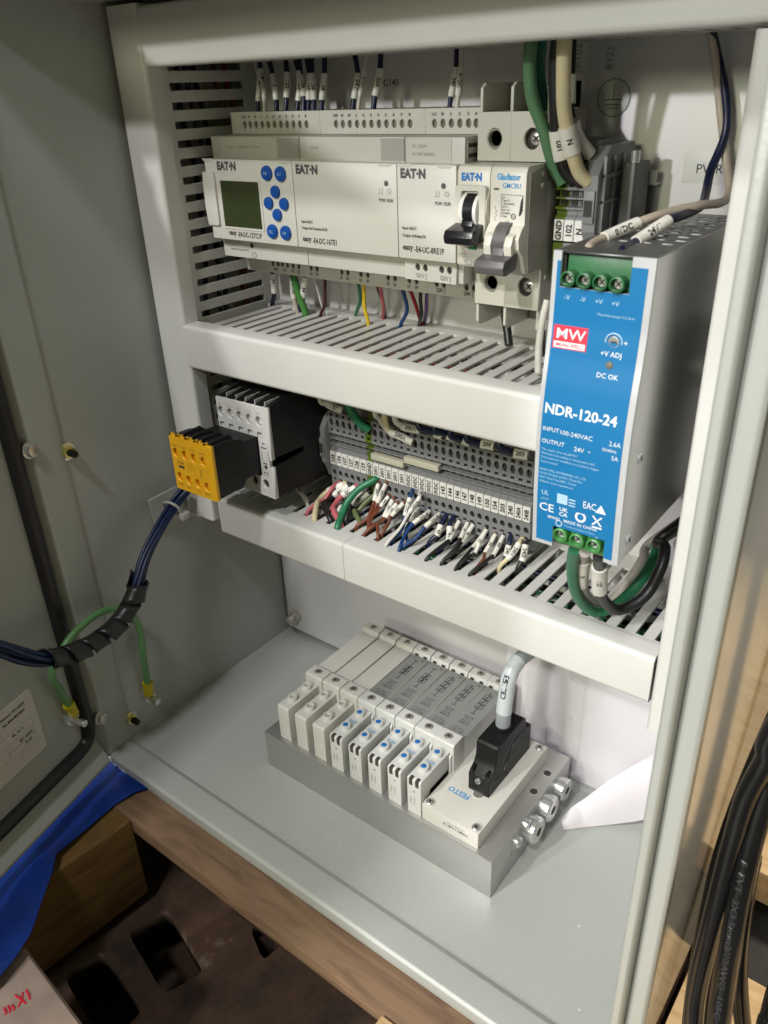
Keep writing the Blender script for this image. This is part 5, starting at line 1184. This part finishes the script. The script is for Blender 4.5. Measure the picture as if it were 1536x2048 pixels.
# wires to the three small terminals
GR = 'wires from the top duct to the small terminals beside the breakers'
def zoomr(L): return [(1040+x*.22453, 60+y*.22461) for x, y in L]
for c, px, r, sl_, lab, ya, yb in [
  ('sage', [(105, 40), (85, 300), (110, 600), (215, 900), (300, 1200), (385, 1360)], 3.0, None, 'sage green earth wire bowing out towards the breakers', 4, 18),
  ('teal', [(190, 40), (165, 320), (195, 600), (280, 880), (330, 1120), (400, 1320)], 3.0, None, 'teal green earth wire behind the sage one', 16, 24),
  ('black', [(340, 40), (318, 350), (322, 700), (330, 890), (375, 1150), (420, 1270), (520, 1350)], 3.1, (3, 4, '102'), 'black wire with a 102 sleeve beside the cream one', 4, 18),
  ('black', [(462, 30), (455, 260), (448, 400), (445, 660), (455, 780), (520, 900)], 2.2, (2, 3, ''), 'black wire partly covered by a plain white sleeve', 34, 30),
  ('cream', [(400, 30), (388, 350), (390, 650), (415, 860), (470, 1100), (530, 1270), (610, 1350)], 3.2, (3, 4, 'N'), 'cream wire with an N sleeve bending to the small terminals', -2, 18),
  ('white', [(470, 820), (500, 930), (560, 1030), (625, 1110)], 3.1, None, 'white wire end behind the N sleeve', 12, 22)]:
    p = pxpath(zoomr(px), ya, yb)
    wire(lab, p, r, c, GR, [sl_] if sl_ else [], sr=1.22, flip=True)
# breaker outlets
for px, lab in (([(1010, 630), (1013, 650), (1016, 672), (1018, 690)], 'black wire below the black-toggle breaker'), ([(1088, 640), (1083, 660), (1082, 690), (1084, 712)], 'black wire beside the power supply edge')):
    p = pxpath(px, 24, 18); wire(lab, p, 2.3, 'black', 'wires below the breakers', [(0, 1, '')] if 'supply' in lab else [])
p = pxpath([(1095, 600), (1085, 640), (1078, 690), (1076, 745)], 8, 2); wire('white wire curving behind the left edge of the power supply', p, 1.8, 'white', 'wires below the breakers')
# power supply input loop
GI = 'wires looping from the power supply inlet'
wire('green earth wire looping below the power supply', pxpath([(1150, 1098), (1145, 1130), (1149, 1175), (1168, 1210), (1200, 1224), (1245, 1200), (1290, 1150), (1312, 1105), (1322, 1080)], -52, 34)+[Vector((317, 40, -132)), Vector((326, 42, -128))], 2.9, 'green', GI)
wire('white neutral wire with an N sleeve looping below the power supply', pxpath([(1170, 1104), (1168, 1120), (1165, 1168), (1178, 1196), (1205, 1212), (1245, 1180), (1285, 1120), (1306, 1082)], -52, 38)+[Vector((317, 46, -128)), Vector((326, 48, -124))], 2.6, 'lightgrey', GI, [(1, 2, 'N')], sr=1.2)
wire('black wire with a 121 sleeve looping below the power supply', pxpath([(1199, 1112), (1199, 1132), (1200, 1180), (1212, 1206), (1240, 1219), (1290, 1192), (1322, 1135), (1330, 1095), (1322, 1076)], -52, 26)+[Vector((317, 36, -126)), Vector((326, 40, -122))], 2.9, 'black', GI, [(1, 2, '121')], sr=1.3)
# power supply output wires
GO = 'wires from the power supply outlet to the top duct'
wire('white wire with a 0VDC sleeve leaving the power supply', [Vector((272.5, -46, -4))]+pxpath([(1178, 496), (1208, 476), (1276, 446), (1340, 424), (1405, 410)], -44, 16)+[un(1442, 405, 'y', 34), un(1458, 385, 'y', 46), un(1452, 320, 'y', 54), un(1442, 230, 'y', 55), un(1434, 150, 'y', 54), un(1422, 62, 'y', 48), un(1421, 40, 'y', 44)], 1.9, 'tan', GO, [(2, 3, '0VDC')], sr=1.3)
wire('navy wire with a 24V1 sleeve leaving the power supply', [Vector((284, -46, -4))]+pxpath([(1244, 502), (1272, 484), (1336, 442), (1372, 428), (1402, 412)], -44, 22)+[un(1412, 385, 'y', 38), un(1422, 340, 'y', 48), un(1450, 270, 'y', 54), un(1452, 200, 'y', 55), un(1437, 120, 'y', 54), un(1424, 62, 'y', 48), un(1423, 40, 'y', 44)], 1.9, 'navy', GO, [(2, 3, '24V1')], sr=1.35)
# loose wires lying inside the ducts, glimpsed through the slots
GD = 'wires lying inside the ducts'
for k, (c, y, z, a, b) in enumerate((('green', 4, -206, 60, 306), ('black', 14, -204, 40, 306), ('white', 22, -207, 90, 306), ('navy', 30, -203, 30, 306), ('tan', 0, -212, 130, 306), ('black', 36, -210, 50, 306), ('green', 26, -214, 170, 306))):
    pts = [Vector((a+(b-a)*i/9, y+random.uniform(-4, 4), z+random.uniform(-3, 3))) for i in range(10)]
    wire(['green wire lying inside the lower duct, nearest its cover', 'black wire lying inside the lower duct', 'white wire lying inside the lower duct', 'navy wire lying inside the lower duct', 'tan wire lying inside the lower duct', 'black wire along the back of the lower duct', 'green wire along the back of the lower duct'][k], pts, 2.2, c, GD)
for k, (c, x, y) in enumerate((('navy', -18, 20), ('brown', -14, 34), ('white', -22, 28), ('red', -17, 40), ('navy', -24, 10), ('black', -13, 12))):
    pts = [Vector((x+random.uniform(-3, 3), y+random.uniform(-4, 4), 96-i*26)) for i in range(11)]
    wire(['navy wire inside the left duct', 'brown wire inside the left duct', 'white wire inside the left duct', 'red wire inside the left duct', 'navy wire against the left duct cover', 'black wire inside the left duct'][k], pts, 1.6, c, GD)
for k, (c, y, z) in enumerate((('red', 20, -86), ('navy', 10, -84), ('white', 30, -88), ('black', 38, -85))):
    pts = [Vector((10+i*32, y+random.uniform(-4, 4), z+random.uniform(-3, 3))) for i in range(10)]
    wire('%s wire lying inside the middle duct' % ('red', 'navy', 'white', 'black')[k], pts, 1.6, c, GD)
p = pxpath([(590, 968), (600, 982), (612, 1000)], 8, 2); wire('stray sleeved wire end beside the contactor', p+[p[-1]+Vector((1, 0, -8))], 1.4, 'white', None, [(0, 2, '500')])

# ================================================================== door loom, earth strap, tie mount
cen = [un(u, v, 'x', x) for u, v, x in ((372, 978, -24), (352, 1004, -25), (322, 1052, -21), (292, 1110, -17), (277, 1160, -13), (266, 1200, -11), (238, 1245, -10), (195, 1282, -9), (140, 1308, -8), (92, 1319, -7), (45, 1312, -6), (0, 1298, -5), (-60, 1285, -4))]
path = spline(cen, 6)
GL = 'blue wires of the loom crossing to the door'
offs = [(0, 0), (2.6, .6), (-2.5, .9), (.8, -2.6), (-1.6, -2.5), (1.4, 2.8)]
for k, (a, b) in enumerate(offs):
    P = []
    for i, c in enumerate(cen):
        T_ = (cen[min(i+1, len(cen)-1)]-cen[max(0, i-1)]).normalized(); n1 = T_.cross(X).normalized(); n2 = T_.cross(n1)
        th = i*.25; sp_ = 1.25 if i > 9 else 1.0
        P.append(c+(n1*(a*math.cos(th)-b*math.sin(th))+n2*(a*math.sin(th)+b*math.cos(th)))*sp_)
    wire('blue wire in the loom crossing from the cabinet to the open door', P, 1.55, 'bundle', GL)
def spiral():
    a = frac(path, cen[4]); b = frac(path, cen[9]); turns = 6.2; n = 220; w = 0.86
    L, _ = cut(path, a, b); fine = spline(L, 30); m = len(fine)-1
    v, f = [], []; pts = [(fine[i], (fine[min(i+1, m)]-fine[max(i-1, 0)]).normalized()) for i in range(m+1)]
    tot = sum((fine[i+1]-fine[i]).length for i in range(m)); pitch = tot/turns
    N = pts[0][1].orthogonal().normalized(); fr = []
    for p, T in pts:
        N = (N-T*N.dot(T)).normalized(); fr.append((p, T, N.copy(), T.cross(N)))
    for i in range(n+1):
        t = i/n; k = t*m; j = min(m-1, int(k)); q = k-j
        p = fr[j][0].lerp(fr[j+1][0], q); T, N1, B1 = fr[j][1], fr[j][2], fr[j][3]; an = 2*math.pi*turns*t
        rr = 5.6+.35*math.sin(an*.5)
        for e, dr_ in ((-.46*pitch, .35), (-.2*pitch, .0), (.2*pitch, .1), (.42*pitch, .55)):
            aa = an; v.append(tuple(p+T*e+N1*((rr+dr_)*math.cos(aa))+B1*((rr+dr_)*math.sin(aa))))
    for i in range(n):
        for e in range(3): f.append((i*4+e, i*4+e+1, (i+1)*4+e+1, (i+1)*4+e))
    nv = len(v); 
    o = mk('spiral_wrap', (v, f), 'spiral_black', org=tuple(cen[7]), angle=50); md = o.modifiers.new('thickness', 'SOLIDIFY'); md.thickness = .0008; md.offset = -1
    tag(o, 'black spiral wrap wound round the blue loom', 'spiral wrap')
spiral()
tm = thing('cable_tie_mount', 'white adhesive cable tie mount on the left cabinet wall', 'tie mount', (XL, -43, -216))
q4 = [un(u, v, 'x', XL+.2) for u, v in ((294, 1000), (352, 970), (374, 1034), (310, 1060))]
mk('pad', prism([(p.y, p.z) for p in q4], XL+.1, XL+2.4, 'x'), 'nylon', tm, bevel=.6)
cq = (q4[0]+q4[1]+q4[2]+q4[3])/4
mk('bridge', prism([(cq.y-9, cq.z-6), (cq.y+9, cq.z+3), (cq.y+8, cq.z+7), (cq.y-10, cq.z-2)], XL+2.4, XL+6.5, 'x'), 'nylon', tm, bevel=.8)
mk('screw_hole', ring((XL+2.4, q4[0].y*.6+q4[3].y*.4+4, cq.z-8), 'x', 2.4, 2.4, 0, .1, 18), 'device_mid', tm)
tie_c = cen[1].lerp(cen[2], .25); T_ = (cen[2]-cen[1]).normalized(); n1 = T_.orthogonal().normalized(); n2 = T_.cross(n1)
tie = mk('cable_tie', tube([tie_c+n1*(6.6*math.cos(R_(a)))+n2*(6.6*math.sin(R_(a))) for a in range(0, 361, 15)], 1.0, 8), 'nylon'); tag(tie, 'white nylon cable tie holding the blue loom', 'cable tie')
mk('tie_head', bx(tie_c.x+4.5, tie_c.x+9, tie_c.y+1, tie_c.y+7.5, tie_c.z-8.5, tie_c.z-3.5), 'nylon', tie, bevel=.7)
# earth strap
def dloc(s, z, off=0): 
    a = R_(-74.9); return Vector((-43.2+s*math.cos(a)-off*math.sin(a), -129.5+s*math.sin(a)+off*math.cos(a), z))
wp = Vector((XL+5.5, -89.5, -331))
dp = dloc(23.5, -307, 5)
es_pts = [wp]+[un(u, v, 'x', x) for u, v, x in ((286, 1310, -31), (280, 1262, -30), (262, 1228, -30), (236, 1217, -30), (195, 1228, -29), (150, 1265, -28), (120, 1308, -27), (104, 1350, -27))]+[dloc(27.5, -292, 6), dp]
es = mk('earth_strap', tube(spline(es_pts, 8), 2.5, 12), 'wire_earth'); tag(es, 'green earth wire bridging cabinet wall and door with yellow ring terminals', 'earth wire')
for c, d in ((wp, Vector((0, -.1, -1))), (dp, (dp-es_pts[-2]).normalized())):
    pth = [c-d*1.5, c+d*4, c+d*9.5]
    q = mk('ring_terminal', tube(pth, lambda t: 4.0-.5*t, 18), 'ring_yellow', es)
    mk('ring_tongue', tube([c+d*9, c+d*12.5], 2.6, 10), 'zinc', q)

# ================================================================== documents at the lower back
ps = thing('document_pouch', 'clear document pouch with white sheet hanging on the lower back panel', 'document pouch', (270, 52, FZ+2))
def sheet(name, m, y0, x0, x1, z0, z1, par, bow=3.0, n=10):
    v, f = [], []
    for i in range(n+1):
        for k in range(n+1):
            x = x0+(x1-x0)*i/n; z = z0+(z1-z0)*k/n
            y = y0-bow*math.sin(math.pi*i/n)*(1-k/n)-2.5*(1-k/n)**2+.5*math.sin(i*1.3+k)
            v.append((x, y, z))
    for i in range(n):
        for k in range(n): a = i*(n+1)+k; f.append((a, a+1, a+n+2, a+n+1))
    nv = len(v); v += [(x, y+.25, z) for x, y, z in v]; f += [tuple(reversed([j+nv for j in q])) for q in f]
    return mk(name, (v, f), m, par, angle=60)
sheet('paper', 'paper', 52, 190, 338, FZ+1.5, -224, ps)
sheet('film', 'clear_film', 46, 206, 341, FZ+2, -220, ps, 4)
bs = plate('binding_strip', rect(236, 250, -366, -262), [ell(243, z, 2.3, 2.6, 6) for z in (-350, -318, -286)], 'xz', 44.5, .3, 'clear_film', ps)
def curl():
    tipL, tipR = un(1120, 1656, 'z', FZ+3), None
    A = [un(1122, 1640, 'z', FZ+5.5), un(1142, 1616, 'z', FZ+13), un(1170, 1597, 'z', FZ+22), un(1220, 1560, 'z', FZ+36), un(1290, 1518, 'z', FZ+50), un(1340, 1490, 'y', 44)]
    Bp = [un(1128, 1660, 'z', FZ+1.2), un(1175, 1654, 'z', FZ+2), un(1230, 1648, 'z', FZ+4), un(1275, 1642, 'z', FZ+7), un(1310, 1632, 'z', FZ+12), un(1350, 1615, 'z', FZ+18)]
    a, b = spline(A, 5), spline(Bp, 5); n = len(a); v, f = [], []
    for i in range(n):
        for k in range(9):
            t = k/8; p = a[i].lerp(b[i], t); bulge = math.sin(math.pi*t)*(2+6*i/n)
            v.append((min(p.x, 341.0-.05*k), p.y-bulge*.5, max(FZ+.8, p.z+bulge*.8)))
    for i in range(n-1):
        for k in range(8): c = i*9+k; f.append((c, c+1, c+10, c+9))
    nv = len(v); v += [(x, y+.15, z+.2) for x, y, z in v]; f += [tuple(reversed([j+nv for j in q])) for q in f]
    tag(mk('paper_sheet', (v, f), 'paper', angle=60), 'curled white paper sheet lying on the cabinet floor behind the manifold', 'paper')
curl()

# ================================================================== black power cables in front of the bench
GC = 'black power cables beside the cabinet'
def cable(label, pts, r, name='power_cable'):
    o = mk(name, tube(spline(pts, 10), r, 20), 'cable_black'); tag(o, label, 'cable', GC); return o
def pc(L, y0, y1): return pxpath(L, y0, y1)
c1 = pc([(1590, 1400), (1531, 1523), (1493, 1596), (1467, 1684), (1440, 1786), (1414, 1888), (1394, 1976), (1386, 2048), (1380, 2140)], -100, -126)
c2 = pc([(1590, 1470), (1536, 1580), (1508, 1669), (1490, 1742), (1475, 1815), (1463, 1888), (1449, 1976), (1439, 2048), (1430, 2140)], -98, -134)
c3 = pc([(1540, 1620), (1505, 1720), (1490, 1800), (1479, 1900), (1478, 1965), (1486, 2048), (1500, 2130)], -84, -100)
for k_, c_ in enumerate((c1, c2, c3)):
    c_[:] = [Vector((452+k_*9, -70+k_*14, 170)), Vector((424+k_*7, -84+k_*10, 10))]+c_+[Vector((392+k_*12, -150+k_*8, -392)), Vector((410+k_*14, -186+k_*10, -417.5)), Vector((450+k_*16, -240+k_*10, -418))]
k1 = cable('glossy black power cable hanging nearest the cabinet side', c1, 3.95)
k2 = cable('glossy black power cable with moulded size lettering', c2, 4.05)
k3 = cable('black power cable curving away behind the lettered one', c3, 3.6)
k4 = cable('thick black cable at the outer bench edge', pc([(1600, 1900), (1565, 1970), (1545, 2040), (1530, 2110)], -90, -110)+[Vector((420, -150, -417))], 5)
k5 = cable('thick black hose standing between the bench and the cabinet side', [Vector(p) for p in ((378, 60, -30), (381, 34, -110), (372, 12, -180), (364, -12, -250), (362, -30, -300), (368, -60, -350), (378, -90, -386))], 6.5, 'black_hose')
sp2 = spline(c2, 10); a2, ln2 = cut(sp2, frac(sp2, un(1500, 1700, 'y', -110)), frac(sp2, un(1441, 2036, 'y', -128)))
md = a2[4]; T_ = (a2[8]-a2[0]).normalized(); N_ = CV-md; N_ = (N_-T_*N_.dot(T_)).normalized(); N_ = Matrix.Rotation(R_(14), 3, T_) @ N_; B_ = N_.cross(T_)
vs, fs = text_mesh('E  EVT  3X3.5mm2/12AWG  105C', 2.3, .05, 'CENTER', 1.0)
mx_ = max(x for x, _ in vs); qv = []
for x, y in vs:
    k = min(7.99, max(0, (x/ln2*(ln2*.46/mx_)+.5)*8)); i = int(k); c = a2[i].lerp(a2[i+1], k-i); Tl = (a2[i+1]-a2[i]).normalized(); Nl = (N_-Tl*N_.dot(Tl)).normalized(); Bl = Nl.cross(Tl); qv.append(c+Nl*(4.2*math.cos(y/4.1))+Bl*(4.2*math.sin(y/4.1)))
me = bpy.data.meshes.new('lettering'); me.from_pydata([tuple((p-ORG[k2])*S) for p in qv], [], fs); link('lettering', me, k2, None, 'cable_emboss')
